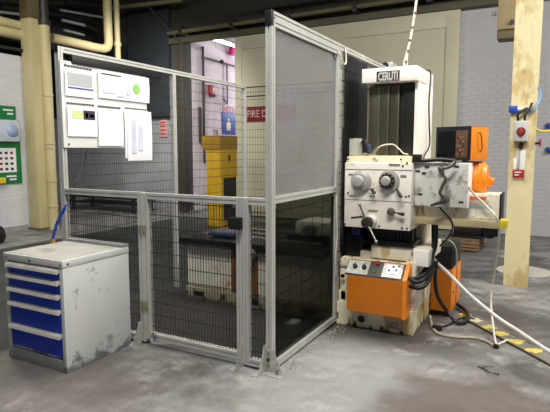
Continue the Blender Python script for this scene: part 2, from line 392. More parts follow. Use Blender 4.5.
pb = az(53.8, 228.5); pp = Vector((pb.x, pb.y, 0))
zt = ay(46, 22, pp.y).z
B().cyl(pp, (pp.x, pp.y, zt), .095, seg=24).obj('lower_pipe', cream, t)
B().cyl((pp.x, pp.y, zt), (pp.x, pp.y, 5.9), .085, seg=24).obj('upper_pipe', dpipe, t)
B().cyl((pp.x, pp.y, zt-.06), (pp.x, pp.y, zt+.04), .115, seg=24).obj('collar', dpipe, t)
for z in (.45, .95, 1.6, 1.68, 2.6):
    B().cyl((pp.x, pp.y, z-.02), (pp.x, pp.y, z+.02), .105, seg=24).obj('clamp_ring', cream, t)
def pipe(name, pts, r, m, lab):
    b = B().tube(pts, r, 16, 8)
    o = b.obj(name, m, origin=pts[0]); return tag(o, lab, 'pipe')
PX = -9.05
a0, a1 = ax(-30, 14, PX), ax(20, 26.5, PX)
sl = Vector((PX, 3.5, ax(8, 24, PX).z)); z1 = ax(8, 23, PX).z; z2 = ax(8, 33, PX).z
t = thing('pipe_run', 'upper cream pipe above the white left wall, passing behind the stanchion', 'pipe', (PX, 3.5, z1))
B().cyl((PX, 3.5, z1), (PX, 7.05, z1), .085).obj('pipe_body', cream, t)
B().cyl((PX, 5.85, z1), (PX, 5.92, z1), .10).obj('coupling', cream, t)
tag(B().cyl((PX+.04, 3.5, z2), (PX+.04, 6.95, z2), .095).obj('pipe_run', cream, origin=(PX, 3.5, z2)), 'lower fat cream pipe lying along the top of the white left wall', 'pipe')
tag(B().cyl((PX+.1, 3.5, 3.42), (PX+.1, 7.0, 3.42), .028).obj('pipe_run', dpipe, origin=(PX, 3.5, 3.4)), 'thin black pipe just over the white left wall', 'pipe')
PY = 8.7
e0, e1, e2 = ay(58, 41, 7.0), ax(100, 47, -9.0), None
q1 = ax(60, 40, -8.9); q2 = ax(99, 48, -8.9); q3 = ax(108.5, 44, -8.9); q4 = Vector((q3.x, q3.y+.05, 5.9))
zz = (q1.z+q2.z)/2
pipe('elbow_pipe', [(-8.9, q1.y-.2, zz), (-8.9, q2.y-.35, zz), (-8.9, q2.y-.1, zz), (-8.9, q3.y-.10, zz+.03), (-8.9, q3.y, zz+.16), (-8.9, q3.y, zz+.5), (-8.9, q3.y, 5.9)], .095, cream, 'cream pipe right of the stanchion that turns up with an elbow')
v1 = ax(118, 58, -8.9)
t = thing('drop_pipe', 'slimmer cream upright pipe right of the elbowed pipe, above the notice board', 'pipe', (-8.9, v1.y, 2.2))
B().cyl((-8.9, v1.y, 2.2), (-8.9, v1.y, 5.9), .065).obj('pipe_body', cream, t)
B().cyl((-8.9, v1.y, 3.9), (-8.9, v1.y, 3.98), .085).obj('coupling', cream, t)
# cross pipe and braces high in the dark bay
pa, pb2 = ay(112, 8, 9.6), ay(182, 0, 9.9)
t = thing('cross_pipe', 'dull pipe sloping high across the dark bay with a thin diagonal brace', 'pipe', pa)
B().tube([pa, (pa+pb2)/2, pb2], .05, 16).obj('pipe_body', M('cross_pipe_paint', (120, 112, 86), .6), t)
pc, pd_ = (pa+pb2)/2, ay(182, 44, 10.2)
B().tube([pc, (pc+pd_)/2, pd_], .02, 8).obj('brace_rod', dpipe, t)
# rack of dark ducts and silver tubes at the top left
t = thing('duct_rack', 'black rack of ducts and glinting tubes in the gloom at the upper left', 'ductwork', (-10.2, 7.6, 3.9))
for k, (x0, y0, x1, y1, r, m) in enumerate(((60, 10, 106, 18, .03, galv), (62, 20, 88, 26, .035, galv), (64, 30, 84, 35, .028, galv), (66, 2, 104, 6, .05, dpipe), (84, 24, 106, 34, .05, dpipe), (60, 14, 100, 24, .06, rubber), (0, 6, 60, 14, .07, rubber), (0, 1, 62, 3, .06, dpipe), (0, 12, 26, 15, .03, galv))):
    B().tube([ax(x0, y0, -9.9), ax((x0+x1)/2, (y0+y1)/2, -9.9), ax(x1, y1, -9.9)], r, 10, 4).obj('tube', m, t)
B().box(-10.6, -10.4, 6.4, 9.6, 3.9, 5.6, .02).obj('duct', bwall, t)
# dark hanging panel beside the doorway + its jamb post, notice on the bay wall
a = ay(128, 55, 10.2); b_ = ay(170, 116, 10.2)
tag(B().box(a.x, b_.x, 10.2, 10.26, b_.z, 5.2, .01).obj('dark_curtain', M('dark_curtain_cloth', (36, 42, 48), .8, 0, .2, 2), origin=(a.x, 10.2, b_.z)), 'dark slate hanging sheet on the upper wall left of the doorway', 'curtain')
a = ay(180, 120, 10.2); b_ = ay(186, 120, 10.2)
tag(B().box(a.x, b_.x, 10.12, 10.25, .0, 4.1, .01).obj('guard_post', M('post_brown', (58, 52, 42), .7), origin=(a.x, 10.2, 0)), 'dark brown guard post at the left edge of the doorway', 'post')
a = ay(160, 120, 10.33); b_ = ay(167.5, 137, 10.33)
t = thing('wall_notice', 'small red and white notice on the grey wall left of the doorway', 'sign', (a.x, 10.33, b_.z))
B().box(a.x, b_.x, 10.32, 10.345, b_.z, a.z, .002).obj('board', M('notice_pink', (206, 150, 148), .6), t)
for i in range(4):
    zc = a.z-.05-(a.z-b_.z)*.22*i
    B().box(a.x+.03, b_.x-.04-.03*(i % 2), 10.315, 10.32, zc-.03, zc).obj('print_line', red, t)
# low dark clutter behind the fence, left: benches along the bay wall
t = thing('dark_bench', 'low dark bench against the grey wall seen through the left fence', 'bench', (-10.0, 9.6, 0))
B().box(-11.2, -8.9, 9.3, 10.1, .34, .40, .01).obj('worktop', blacks, t)
for x in (-11.1, -9.0):
    for y in (9.36, 10.0): B().box(x-.03, x+.03, y-.03, y+.03, 0, .34).obj('leg', blacks, t)
B().box(-11.1, -9.0, 9.4, 10.05, .18, .22).obj('shelf', blacks, t)

# ---------------------------------------------------------------- doorway view: signs, alarm, lamp, conduit in the passage
PW = -8.15
def pw(px, py): return ax(px, py, PW+.02)
a, b_ = pw(222.5, 134), pw(236.5, 113)
t = thing('blue_sign', 'blue notice with a pale figure on the passage wall beyond the doorway', 'sign', (PW, a.y, a.z))
B().box(PW, PW+.02, a.y, b_.y, a.z, b_.z, .003).obj('board', signblue, t)
m1 = pw(228.5, 124); B().cyl((PW+.02, m1.y, m1.z+.11), (PW+.028, m1.y, m1.z+.11), .05).box(PW+.02, PW+.028, m1.y-.10, m1.y+.10, m1.z-.18, m1.z+.04, .003).obj('figure', M('sign_cream', (226, 222, 170), .6), t)
a, b_ = pw(221, 113), pw(238, 105)
t = thing('red_letter_sign', 'white sign with red capitals above the blue notice', 'sign', (PW, a.y, a.z))
B().box(PW, PW+.015, a.y, b_.y+.35, a.z, b_.z, .002).obj('board', M('sign_white', (222, 216, 222), .6), t)
text('lettering', 'SWITCH', red, t, .25, (PW+.018, a.y+.06, a.z+.03), YD, ZD, .001, .68, .012)
a, b_ = pw(208.3, 96.5), pw(214.5, 86)
t = thing('fire_alarm', 'red fire alarm box on the passage wall', 'alarm', (PW, a.y, a.z))
B().box(PW, PW+.09, a.y, b_.y, a.z+.05, b_.z, .02).obj('case', red, t)
B().box(PW+.09, PW+.096, a.y+.12, b_.y-.12, (a.z+b_.z)/2-.02, (a.z+b_.z)/2+.1).obj('label_plate', paper, t)
B().cyl((PW+.05, (a.y+b_.y)/2, a.z), (PW+.05, (a.y+b_.y)/2, a.z+.06), .1).obj('sounder', M('alarm_dark', (90, 30, 36), .5), t)
t = thing('passage_conduit', 'dark upright conduit and sloping cables on the passage wall', 'conduit', (PW+.03, pw(203, 100).y, 0))
y = pw(203, 100).y
B().cyl((PW+.04, y, 1.2), (PW+.04, y, 4.2), .03).obj('upright', dpipe, t)
y2 = pw(199, 100).y
B().cyl((PW+.04, y2, 1.75), (PW+.04, y2, 2.65), .04).obj('short_upright', dpipe, t)
za = pw(205, 58).z
B().cyl((PW+.05, pw(201, 57).y, za), (PW+.05, 17.5, za-.1), .025).obj('level_cable', dpipe, t)
yb = pw(226, 70).y
B().cyl((PW+.05, yb, za), (PW+.05, yb, za-1.1), .02).cyl((PW+.05, yb, za-1.1), (PW+.2, yb-.4, za-1.0), .02).obj('drop_rod', dpipe, t)
B().sph((PW+.08, pw(220, 60).y, za), .06).obj('joint_box', dpipe, t)
a = pw(229, 51)
t = thing('beacon', 'magenta warning beacon high on the passage wall', 'lamp', (PW+.1, a.y, a.z-.1))
B().cyl((PW+.14, a.y, a.z-.12), (PW+.14, a.y, a.z+.12), .13, .09).obj('lens', M('beacon_magenta', (196, 30, 110), .3), t)
B().box(PW, PW+.2, a.y-.06, a.y+.06, a.z+.12, a.z+.17).obj('bracket', dpipe, t)
a = ax(231, 46, -7.75)
t = thing('tube_lamp', 'glowing white strip lamp under the passage ceiling', 'lamp', (-7.9, a.y, 4.1))
B().box(-7.83, -7.67, a.y-.9, a.y+.9, a.z+.06, a.z+.12).obj('housing', plast_w, t)
B().cyl((-7.75, a.y-.85, a.z+.03), (-7.75, a.y+.85, a.z+.03), .035).obj('tube', lamp_e, t)
for y in (a.y-.6, a.y+.6): B().cyl((-7.75, y, a.z+.11), (-7.75, y, 4.72), .01, seg=8).obj('hanger', dpipe, t)

# yellow cupboard in front of the doorway
YC = 8.6
a = ay(206, 135, YC); b_ = ay(220, 135, YC); zt = ay(220, 135.5, YC).z
dp = ax(237, 150, b_.x).y
t = thing('yellow_cupboard', 'tall yellow cupboard with an open dark lower bay in front of the doorway', 'cupboard', (a.x, YC, 0))
zo = ax(224, 178, b_.x).z; yo0 = ax(223.5, 180, b_.x).y
B().box(a.x, b_.x-.02, YC, dp, 0, zt-.06, .006).obj('body', yel, t)
B().box(b_.x-.02, b_.x, YC, dp, zo, zt-.06, .004).box(b_.x-.02, b_.x, YC, yo0, 0, zo, .002).obj('side_panel', yel, t)
B().box(b_.x-.019, b_.x-.012, yo0, dp-.02, .1, zo).obj('opening', M('cupboard_inside', (36, 28, 14), .8), t)
B().box(a.x-.09, b_.x+.01, YC-.02, dp, zt-.28, zt, .006).obj('top_lip', M('yellow_lip', (178, 138, 22), .5), t)
c = ax(229, 158, b_.x)
B().box(b_.x, b_.x+.02, c.y-.02, c.y+.02, c.z-.06, c.z+.06, .004).obj('handle', black, t)
a2 = ay(215.5, 131, YC+.25)
t = thing('small_tin', 'small beige tin standing on top of the yellow cupboard', 'tin', (a2.x, YC+.25, zt))
B().cyl((a2.x, YC+.25, zt), (a2.x, YC+.25, zt+.11), .05).obj('can', M('tin_beige', (176, 160, 142), .5), t)
B().cyl((a2.x, YC+.25, zt+.11), (a2.x, YC+.25, zt+.125), .053).obj('lid', steel, t)

# ---------------------------------------------------------------- green board on left wall
GX = -9.028
t = thing('first_aid_board', 'green first aid board with a dispenser and sheet on the white left wall', 'board', (GX, 5.6, .9))
yr = ax(19.5, 140, GX).y; yl = yr-1.0; zt2 = ax(8, 106, GX).z; zm = ax(8, 143, GX).z; zb = ax(8, 184, GX).z
zc2 = ax(8, 120, GX).z
B().box(GX, GX+.02, yl, yr-.06, zc2, zt2, .004).box(GX, GX+.02, yl, yr, zb, zc2, .004).obj('backing', greens, t)
B().box(GX+.02, GX+.14, yl+.3, yr-.07, ax(8, 142, GX).z, ax(8, 120, GX).z, .05).obj('dispenser', M('dispenser_white', (196, 206, 222), .25), t)
c = ax(8, 131, GX); B().sph((GX+.13, c.y, c.z), .12, (.5, 1, 1)).obj('dispenser_window', M('dispenser_blue', (160, 178, 208), .2), t)
s0 = ax(16, 172, GX); s1 = ax(16, 148, GX)
B().box(GX+.02, GX+.026, yl+.2, s0.y, s0.z, s1.z).obj('instruction_sheet', paper, t)
for i in range(4):
    for j in range(4):
        yy = s0.y-.06-j*.11; z = s1.z-.07-i*.10
        B().box(GX+.026, GX+.029, yy-.06, yy, z-.045, z, .0).obj('printed_symbol', ink if (i*3+j) % 4 else red, t)
for (z, w_) in ((zt2-.06, .2), (zt2-.13, .12), (s0.z-.06, .2), (s0.z-.12, .14)):
    B().box(GX+.02, GX+.023, yr-.12-w_, yr-.12, z-.03, z).obj('printed_line', paper, t)
B().box(GX+.02, GX+.09, yl+.3, ax(3, 178, GX).y, zb+.02, zb+.13, .01).obj('yellow_pack', M('pack_yellow', (232, 200, 40), .5), t)
# black wheel at far left
c = az(0, 243.5); 
t = thing('castor_wheel', 'black rubber wheel on the floor at the far left below the green board', 'wheel', (c.x, c.y, 0))
B().lathe([(.05, -.045), (.10, -.05), (.145, -.035), (.15, 0), (.145, .035), (.10, .05), (.05, .045)], Matrix.Translation((c.x-.03, c.y, .15)) @ Matrix.Rotation(math.pi/2, 4, 'X')).obj('tyre', rubber, t)
B().cyl((c.x-.03, c.y-.055, .15), (c.x-.03, c.y+.055, .15), .05).obj('hub', steel, t)

# ================================================================ SAFETY CAGE
YF, XN, XL_, HT, HL = 3.043, -1.680, -3.715, 2.415, 1.222
YB = 6.0; PS = .048
cage = thing('safety_fence', 'aluminium-framed mesh safety cage with low gate in front and tall sides', 'fence', (-2.7, 4.5, 0))
def post(x, y, z0, z1, s=PS): b = B(); profile(b, (x, y, z0), (x, y, z1), XD, s); return b.obj('post', alu, cage, smooth=False)
def rail(p0, p1, side=ZD, s=PS, par=None, nm='rail'): b = B(); profile(b, p0, p1, side, s); return b.obj(nm, alu, par or cage, smooth=False)
def wires(axis, c, a0, a1, z0, z1, par, dh=.1, dv=.0250, r=.0019, nm='wire_mesh'):
    b = B()
    def P(a, z, o=0): return (a, c+o, z) if axis == 'x' else (c+o, a, z)
    verts = []; faces = []
    def bar(p, q, rr):
        i = len(verts); 
        if abs(p[2]-q[2]) < 1e-6:
            e = [(0, 1, 0), (0, 0, 1)] if axis == 'x' else [(1, 0, 0), (0, 0, 1)]
        else: e = [(1, 0, 0), (0, 1, 0)]
        for pt in (p, q):
            for sx, sy in ((1, 0), (0, 1), (-1, 0), (0, -1)):
                verts.append(tuple(pt[k]+e[0][k]*sx*rr+e[1][k]*sy*rr for k in range(3)))
        for k in range(4): faces.append((i+k, i+(k+1) % 4, i+4+(k+1) % 4, i+4+k))
    z = z0 + dh*.5
    while z < z1: bar(P(a0, z, .003), P(a1, z, .003), r*1.15); z += dh
    a = a0 + dv*.5
    while a < a1: bar(P(a, z0), P(a, z1), r); a += dv
    me = bpy.data.meshes.new(nm); off = OFF[par.name]
    me.from_pydata([tuple(Vector(v)-off) for v in verts], [], faces); me.materials.append(wire_m)
    o = bpy.data.objects.new(nm, me); C.objects.link(o); o.parent = par; stuff(o); return o
# front: posts
XH, XG0, XG1, XP = -2.835, -2.785, -1.920, -1.868
post(XL_, YF, .0, HT-.0); post(XN, YF, .02, HT)
post(XH, YF, .02, HL+.0); post(XP, YF, .02, HL)
h = PS/2
rail((XL_+h, YF, HL-h), (XH-h, YF, HL-h)); rail((XL_+h, YF, .045), (XH-h, YF, .045))
rail((XP+h, YF, HL-h), (XN-h, YF, HL-h)); rail((XP+h, YF, .045), (XN-h, YF, .045))
wires('x', YF, XL_+h, XH-h, .07, HL-PS, cage, r=.0026); wires('x', YF, XP+h, XN-h, .07, HL-PS, cage, r=.0026)
# gate
gate = B(); profile(gate, (XG0, YF, .05), (XG0, YF, HL-.002), XD, PS)
gt = gate.obj('gate', alu, cage, smooth=False)
rail((XG1, YF, .05), (XG1, YF, HL-.002), XD, par=gt, nm='gate_stile')
rail((XG0+h, YF, HL-h-.002), (XG1-h, YF, HL-h-.002), par=gt, nm='gate_rail')
rail((XG0+h, YF, .075), (XG1-h, YF, .075), par=gt, nm='gate_rail')
wires('x', YF, XG0+h, XG1-h, .10, HL-PS, gt, r=.0026)
for z in (.32, .93):
    B().box(XH-.012, XG0+.012, YF-h-.008, YF-h, z-.035, z+.035, .002).cyl((XH+.025, YF-h-.012, z-.035), (XH+.025, YF-h-.012, z+.035), .008, seg=10).obj('hinge', M('hinge_brassy', (150, 142, 122), .4, .3), cage)
lk = B().box(-1.975, -1.885, YF-.075, YF-h, 1.00, 1.085, .008).obj('gate_lock', black, cage)
B().box(-1.995, -1.965, YF-.06, YF-.03, 1.015, 1.065, .006).obj('lock_knob', black, lk)
for (x, z) in ((XG0+.045, HL-.075), (XG1-.045, HL-.075)):
    B().box(x-.02, x+.02, YF-.012, YF+.012, z, z+.025).obj('corner_bracket', steel, gt)
B().tube([(XG0+.05, YF-.03, .11), (XG0+.09, YF-.035, .10), (XG0+.07, YF-.03, .06)], .008).obj('drop_bolt', steel, gt)
# feet: splayed slotted plates with bolts
def foot(x, y, dirx, diry, sc=1):
    u = Vector((dirx, diry, 0)).normalized(); n = Vector((-u.y, u.x, 0)); hh = .026
    o = Vector((x, y, 0)) + n*(-hh-.004)
    P = [o+u*a*sc+Vector((0, 0, z*sc)) for a, z in ((-.035, 0), (.125, 0), (.125, .012), (.058, .15), (.05, .19), (-.022, .19), (-.035, .15))]
    b = B().prism(P, n*(.006))
    q = [o+u*a*sc+n*(-.0)+Vector((0, 0, 0)) for a in (-.035, .125)]
    b.prism([q[0], q[1], q[1]-n*.05, q[0]-n*.05], (0, 0, .006))
    f = b.obj('foot_bracket', galv, cage)
    for a, z in ((.0, .16), (.0, .11), (.0, .06), (.075, .03)):
        c = o+u*a*sc+Vector((0, 0, z*sc)); B().cyl(c, c-n*.012, .011, seg=6).obj('bolt', dpipe if a == 0 and z == .11 else steel, f)
    return f
foot(XH, YF, 0, -1, .95); foot(XP, YF, 0, -1, 1.0); foot(XN, YF, 0, -1, 1.05); foot(XN+.0, YF, 1, 0, .9)
foot(XH, YF, -1, 0, .7)
# top rails
Y2C = 4.18
rail((XL_, YF+h, HT-h), (XL_, YB, HT-h)); 
B().box(XL_-.026, XL_+.026, YF-.03, YF-h, HT-.05, HT+.002, .003).obj('end_cap', black, cage)
rail((XN, YF+.0, HT+.012), (XN, 6.35, HT+.012), s=PS*1.0)
rail((XN, YF+h, HT-.036), (XN, Y2C, HT-.036))
B().box(XN-.026, XN+.026, YF-.03, YF-.001, HT-.06, HT+.04, .003).obj('end_cap', black, cage)
post(XL_, 4.52, 0, HT-PS); post(XL_, YB, 0, HT); 
wires('y', XL_, YF+h, 4.50, .07, HT-PS, cage); wires('y', XL_, 4.54, YB-h, .07, HT-PS, cage)
# rear
post(-1.72, YB+.02, 0, HT-.06)
wires('x', YB+.02, XL_+h, -1.75, .07, HT-.03, cage)
b = B().cyl((XL_, YB+.02, HT-.03), (-1.72, YB+.02, HT-.03), .008, seg=6).cyl((XL_, YB+.02, HT-.15), (-1.72, YB+.02, HT-.15), .008, seg=6); b.obj('top_wire', dpipe, cage)
# right side, clear sheets in frames
Y2 = 4.205
post(XN, Y2, 0.02, HT-.012); post(XN, Y2+.055, .02, HT-.012); post(XN, 6.3, 0, HT)
rail((XN, YF+h, HL-.012), (XN, Y2-h, HL-.012)); rail((XN, YF+h, .045), (XN, Y2-h, .045))
B().box(XN-.003, XN+.003, YF+h, Y2-h, HL+.012, HT-.06).obj('upper_clear_sheet', haze, cage)['label'] = 'scuffed hazy clear sheet'
B().box(XN-.003, XN+.003, YF+h, Y2-h, .07, HL-.036).obj('lower_clear_sheet', dark_clear, cage)['label'] = 'dark smoked clear sheet'
wires('y', XN-.012, YF+h, Y2-h, .07, HL-.04, cage, dh=.1, dv=.2, r=.0022)
wires('y', XN+.022, Y2+.02, 4.72, .4, HT-.02, cage, dh=.1); wires('y', XN, 4.4, 6.28, .2, HT-.02, cage)
B().box(XN-.006, XN+.006, 4.42, 5.02, .25, HT-.03).obj('black_sheet', blacks, cage)['label'] = 'black opaque sheet'
B().box(XN-.05, XN-.02, 4.39, 4.46, .9, 1.75).obj('strip', galv, cage)
for (y, z) in ((YF+.04, HT-.085), (Y2-.05, HT-.085), (YF+.04, HL-.06), (Y2-.05, HL-.06)):
    B().box(XN-.014, XN+.014, y-.02, y+.02, z-.012, z+.016, .003).obj('corner_bracket', steel, cage)
B().tube([(XN+.03, Y2-.03, HT-.04), (XN+.05, Y2+.05, HT-.13), (XN+.04, Y2+.13, HT-.1), (XN+.03, Y2+.14, HT+.02)], .006).obj('cable_tie', cablew, cage)
tag(B().tube([(XN+.03, Y2-.02, 1.16), (XN+.035, Y2-.035, 1.05), (XN+.04, Y2-.03, .8), (XN+.035, Y2-.05, .62), (XN+.03, Y2-.02, .45)], .006, 8).obj('thin_cable', cablew, origin=(XN, Y2, .45)), 'thin white cord hanging on the rear upright of the smoked panel', 'cable')
t = thing('fence_sensor', 'small dark round sensor with silver body on top of the right fence rail', 'sensor', (-1.69, 5.6, 2.45))
c = ax(387, 64, -1.69); 
B().cyl((-1.70, c.y-.04, 2.478), (-1.70, c.y+.04, 2.478), .036).obj('lens', black, t)
B().box(-1.68, -1.62, c.y-.03, c.y+.20, 2.452, 2.515, .008).obj('body', galv, t)
# loose cord on left fence
tag(B().tube([ax(87, 149, -3.68), ax(84, 165, -3.68), ax(79, 176, -3.68), ax(74, 187, -3.68), ax(70, 205, -3.68)], .005, 6).obj('loose_cord', rubber, origin=(-3.68, 3.2, 1)), 'black cord drooping on the left mesh below the white notice sheets', 'cord')
tag(B().box(-3.69, -3.655, YF+.09, 4.27, HT-.13, HT-.055, .008).obj('rolled_blind', rubber, origin=(-3.67, 3.1, HT-.1)), 'long black rolled strip under the left fence rail above the notice sheets', 'blind')

# ---------------------------------------------------------------- notice board
NX = -3.665
def nb(px, py, x=NX): return ax(px, py, x)
def ysp(px): return nb(px, 110).y
t = thing('notice_board', 'white hanging document organiser with six pockets on the left fence', 'board', (NX, 3.2, 1.55))
tl, br = nb(62.5, 61.5), nb(147.5, 147)
B().box(NX-.02, NX-.008, ysp(63), ysp(147.5), 1.57, 2.30, .003).obj('backing', plast_w, t)
for (px, pz) in ((66, 2.27), (146, 2.27), (66, 1.60)):
    B().cyl((NX-.008, ysp(px)+.02, pz), (NX-.002, ysp(px)+.02, pz), .008, seg=10).obj('eyelet', black, t)
def sheet(x0, y0, x1, y1, lab, lay=0, grp=None):
    ya, yb = ysp(x0), ysp(x1); xm = (x0+x1)/2
    z1_ = nb(xm, y0).z; z0_ = nb(xm, y1).z; x = NX+.004+lay*.006
    o = thing('paper_sheet', lab, 'paper', (x, ya, z0_))
    vs = B()
    # gently bowed sheet
    n_ = 8; P = []
    for i in range(n_+1):
        k = i/n_; P.append((x+.006*math.sin(k*math.pi)+.001, ya, z0_+(z1_-z0_)*k))
    poly = P + [(p[0]+.0015, p[1], p[2]) for p in P[::-1]]
    vs.prism(poly, (0, yb-ya, 0)).obj('page', paper, o)
    return o, x+.0095, ya, yb, z0_, z1_
def patch(o, x, ya, yb, z0_, z1_, u0, u1, v0, v1, m, nm='print_block'):
    B().box(x, x+.0008, ya+(yb-ya)*u0, ya+(yb-ya)*u1, z0_+(z1_-z0_)*v0, z0_+(z1_-z0_)*v1).obj(nm, m, o)
def strip(x0, x1, y):     # black clip strips over the pockets
    z = nb((x0+x1)/2, y).z; ya, yb = ysp(x0), ysp(x1); b = B(); k = 9
    for i in range(k): b.box(NX-.006, NX+.004, ya+(yb-ya)*(i+.1)/k, ya+(yb-ya)*(i+.75)/k, z-.008, z+.006)
    b.obj('clip_strip', M('clip_grey', (96, 92, 92), .5) if 'clip_grey' not in MATS else MATS['clip_grey'], t)
strip(66, 94, 67.5); strip(98, 146, 71.5); strip(67, 95, 104); strip(98, 121, 107); strip(125, 147, 109)
o = sheet(65.5, 70, 94.5, 97, 'paper sheet with a grey block and blue line, top left pocket'); patch(*o, .08, .92, .38, .85, paperg); patch(*o, .08, .95, .28, .33, inkb)
o = sheet(98.5, 74, 149, 100.5, 'wide sheet with a lime green disc, top right pocket')
patch(*o, .05, .42, .86, .9, ink); patch(*o, .08, .3, .2, .8, inkl); patch(*o, .33, .48, .12, .75, inkl); patch(*o, .52, .6, .2, .8, inkl)
cy_ = o[2]+(o[3]-o[2])*.72; cz_ = (o[4]+o[5])/2
B().cyl((o[1]-.001, cy_, cz_), (o[1]+.001, cy_, cz_), .052, seg=28).obj('green_disc', lime, o[0])
o = sheet(66.5, 106, 96, 136.5, 'paper sheet with a lime block and dark picture, lower left pocket'); patch(*o, .14, .5, .58, .84, limey); patch(*o, .52, .92, .56, .86, ink)
patch(*o, .58, .68, .62, .78, M('print_red', (150, 50, 60), .6)); patch(*o, .74, .88, .64, .74, paperg)
o = sheet(97, 109, 122, 146, 'nearly blank tall sheet in the lower middle pocket')
for k in range(7): patch(*o, .1+.12*k, .13+.12*k, .86, .9, inkl)
o = sheet(123.5, 110, 147, 158, 'under sheet of the long hanging papers in the lower right pocket', 0)
o = sheet(125.5, 111, 150, 160.5, 'front sheet of the long hanging papers in the lower right pocket', 1)
patch(*o, .16, .34, .15, .82, inkl); patch(*o, .42, .62, .2, .7, paperg if False else inkl)

# ================================================================ DRAWER CABINET
cx0, cx1, cy0, cy1, ch = -3.535, -2.905, 2.335, 2.955, .80
t = thing('drawer_cabinet', 'light grey steel tool cabinet with five blue drawers, front left', 'cabinet', (cx0, cy0, 0))
B().box(cx0, cx1, cy0+.02, cy1, 0, ch-.05, .006).obj('body', cab_w, t)
B().box(cx0-.004, cx1+.004, cy0-.004, cy1, ch-.05, ch, .006).obj('top', cab_w, t)
B().box(cx0+.01, cx1-.01, cy0+.01, cy1-.08, ch, ch+.003).obj('worktop_mat', cab_top, t)
B().box(cx0-.004, cx1+.004, cy1-.075, cy1+.0, ch, ch+.022, .004).obj('rear_lip', cab_g, t)
for x in (cx0, cx1-.035): B().box(x, x+.035, cy0, cy0+.02, 0, ch-.05, .003).obj('front_stile', cab_w, t)
B().box(cx0+.035, cx1-.035, cy0+.002, cy0+.02, 0, .085, .003).obj('plinth', cab_g, t)
zc = ch-.05
B().box(cx0+.035, cx1-.035, cy0+.004, cy0+.02, zc-.022, zc, .002).obj('header', cab_g, t)
c = ay(30.5, 261, cy0)
B().cyl((c.x, cy0-.012, ch-.028), (c.x, cy0, ch-.028), .011).obj('lock', steel, t)
for x in (cx0+.03, cx1-.02): B().cyl((x, cy0-.006, ch-.03), (x, cy0, ch-.03), .006, seg=10).obj('screw', black, t)
B().cyl((cx1+.003, cy0+.04, ch-.03), (cx1+.006, cy0+.04, ch-.03), .008, seg=10).obj('screw', black, t)
xr = cx1-.035
zr = [ay(60.5, y_, cy0).z for y_ in (272.5, 284, 298, 313, 337)] + [.088]
for i in range(5):
    zt_, zb_ = zr[i]-.006, zr[i+1]+.020
    d = B().box(cx0+.040, xr-.004, cy0+.003, cy0+.022, zr[i+1]+.022, zr[i]+.008, .002).obj('drawer', blue, t)
    b = B()
    z = zr[i]
    b.prism([(cx0+.038, cy0+.003, z+.018), (cx0+.038, cy0-.020, z+.006), (cx0+.038, cy0-.026, z-.012), (cx0+.038, cy0-.018, z-.014), (cx0+.038, cy0+.003, z-.002)], (xr-cx0-.040, 0, 0))
    b.obj('handle', rail_m, d, smooth=False)
# blue segmented hose standing on the top
hb = az(53, 243, ch)
t = thing('coolant_hose', 'blue segmented coolant hose with copper base standing on the drawer cabinet', 'hose', (hb.x, hb.y, ch))
hb = Vector((min(hb.x, cx1), min(hb.y, cy1-.10), ch))
B().cyl(hb, hb+Vector((0, 0, .035)), .022, .017).obj('base', copper, t)
top = ay(64.5, 209, hb.y+.02)
b = B(); n_ = 11; p0 = hb+Vector((0, 0, .035)); 
for i in range(n_):
    k = i/(n_-1); c = p0.lerp(top, k) + Vector((-.02*math.sin(k*math.pi), 0, 0))
    k2 = (i+1)/(n_-1); c2 = p0.lerp(top, k2) + Vector((-.02*math.sin(k2*math.pi), 0, 0))
    d_ = (c2-c)*.55; b.cyl(c-d_*.7, c+d_*.5, .016, .010, seg=12)
b.obj('segments', bhose, t)
B().cyl(top, top+(top-p0).normalized()*.04, .010, .006).obj('nozzle', bhose, t)

# ================================================================ MACHINE
mc = thing('boring_machine', 'cream and orange boring machine with tall column and dials, lettered CERUTI', 'machine', (-1.3, 4.7, 0))
bx0, bx1, by0, by1 = -1.650, -0.972, 4.22, 5.26
# base casting with real pockets: built of blocks around the holes
b = B().box(bx0, bx1, by0+.03, by1, 0, .20, .006)
b.obj('base', base_m, mc)
fz = .205
pl = B()
def xz(px, py, Y=by0): v = ay(px, py, Y); return v.x, v.z
hx, hz = xz(361.8, 318.5); rx0, _ = xz(386.5, 325); rx1, rz0 = xz(402, 330); _, rz1 = xz(388, 320)
lx1, lz0 = xz(338.5, 319); _, lz1 = xz(336, 311)
# front plate strips around pocket and left notch
pl.box(bx0, rx0, by0, by0+.03, 0, rz0, 0); pl.box(rx0, rx1, by0, by0+.03, 0, rz0); pl.box(rx1, bx1, by0, by0+.03, 0, fz)
pl.box(bx0, rx0, by0, by0+.03, rz1, fz); pl.box(rx0, rx1, by0, by0+.03, rz1, fz)
pl.box(lx1, hx-.035, by0, by0+.03, rz0, rz1); pl.box(hx+.035, rx0, by0, by0+.03, rz0, rz1)
pl.box(hx-.035, hx+.035, by0, by0+.03, rz0, hz-.035) if hz-.035 > rz0 else None
pl.obj('front_plate', base_m, mc)
B().lathe([(.034, 0), (.046, 0), (.046, .012), (.034, .012)], Matrix.Translation((hx, by0-.004, hz)) @ Matrix.Rotation(math.pi/2, 4, 'X'), 24).obj('hole_ring', base_m, mc)
B().cyl((hx, by0-.0185, hz), (hx, by0+.02, hz), .033).obj('hole', black, mc)
B().box(rx0+.02, rx1-.04, by0+.012, by0+.03, rz0+.005, rz1-.02).obj('pocket_plate', steel, mc)
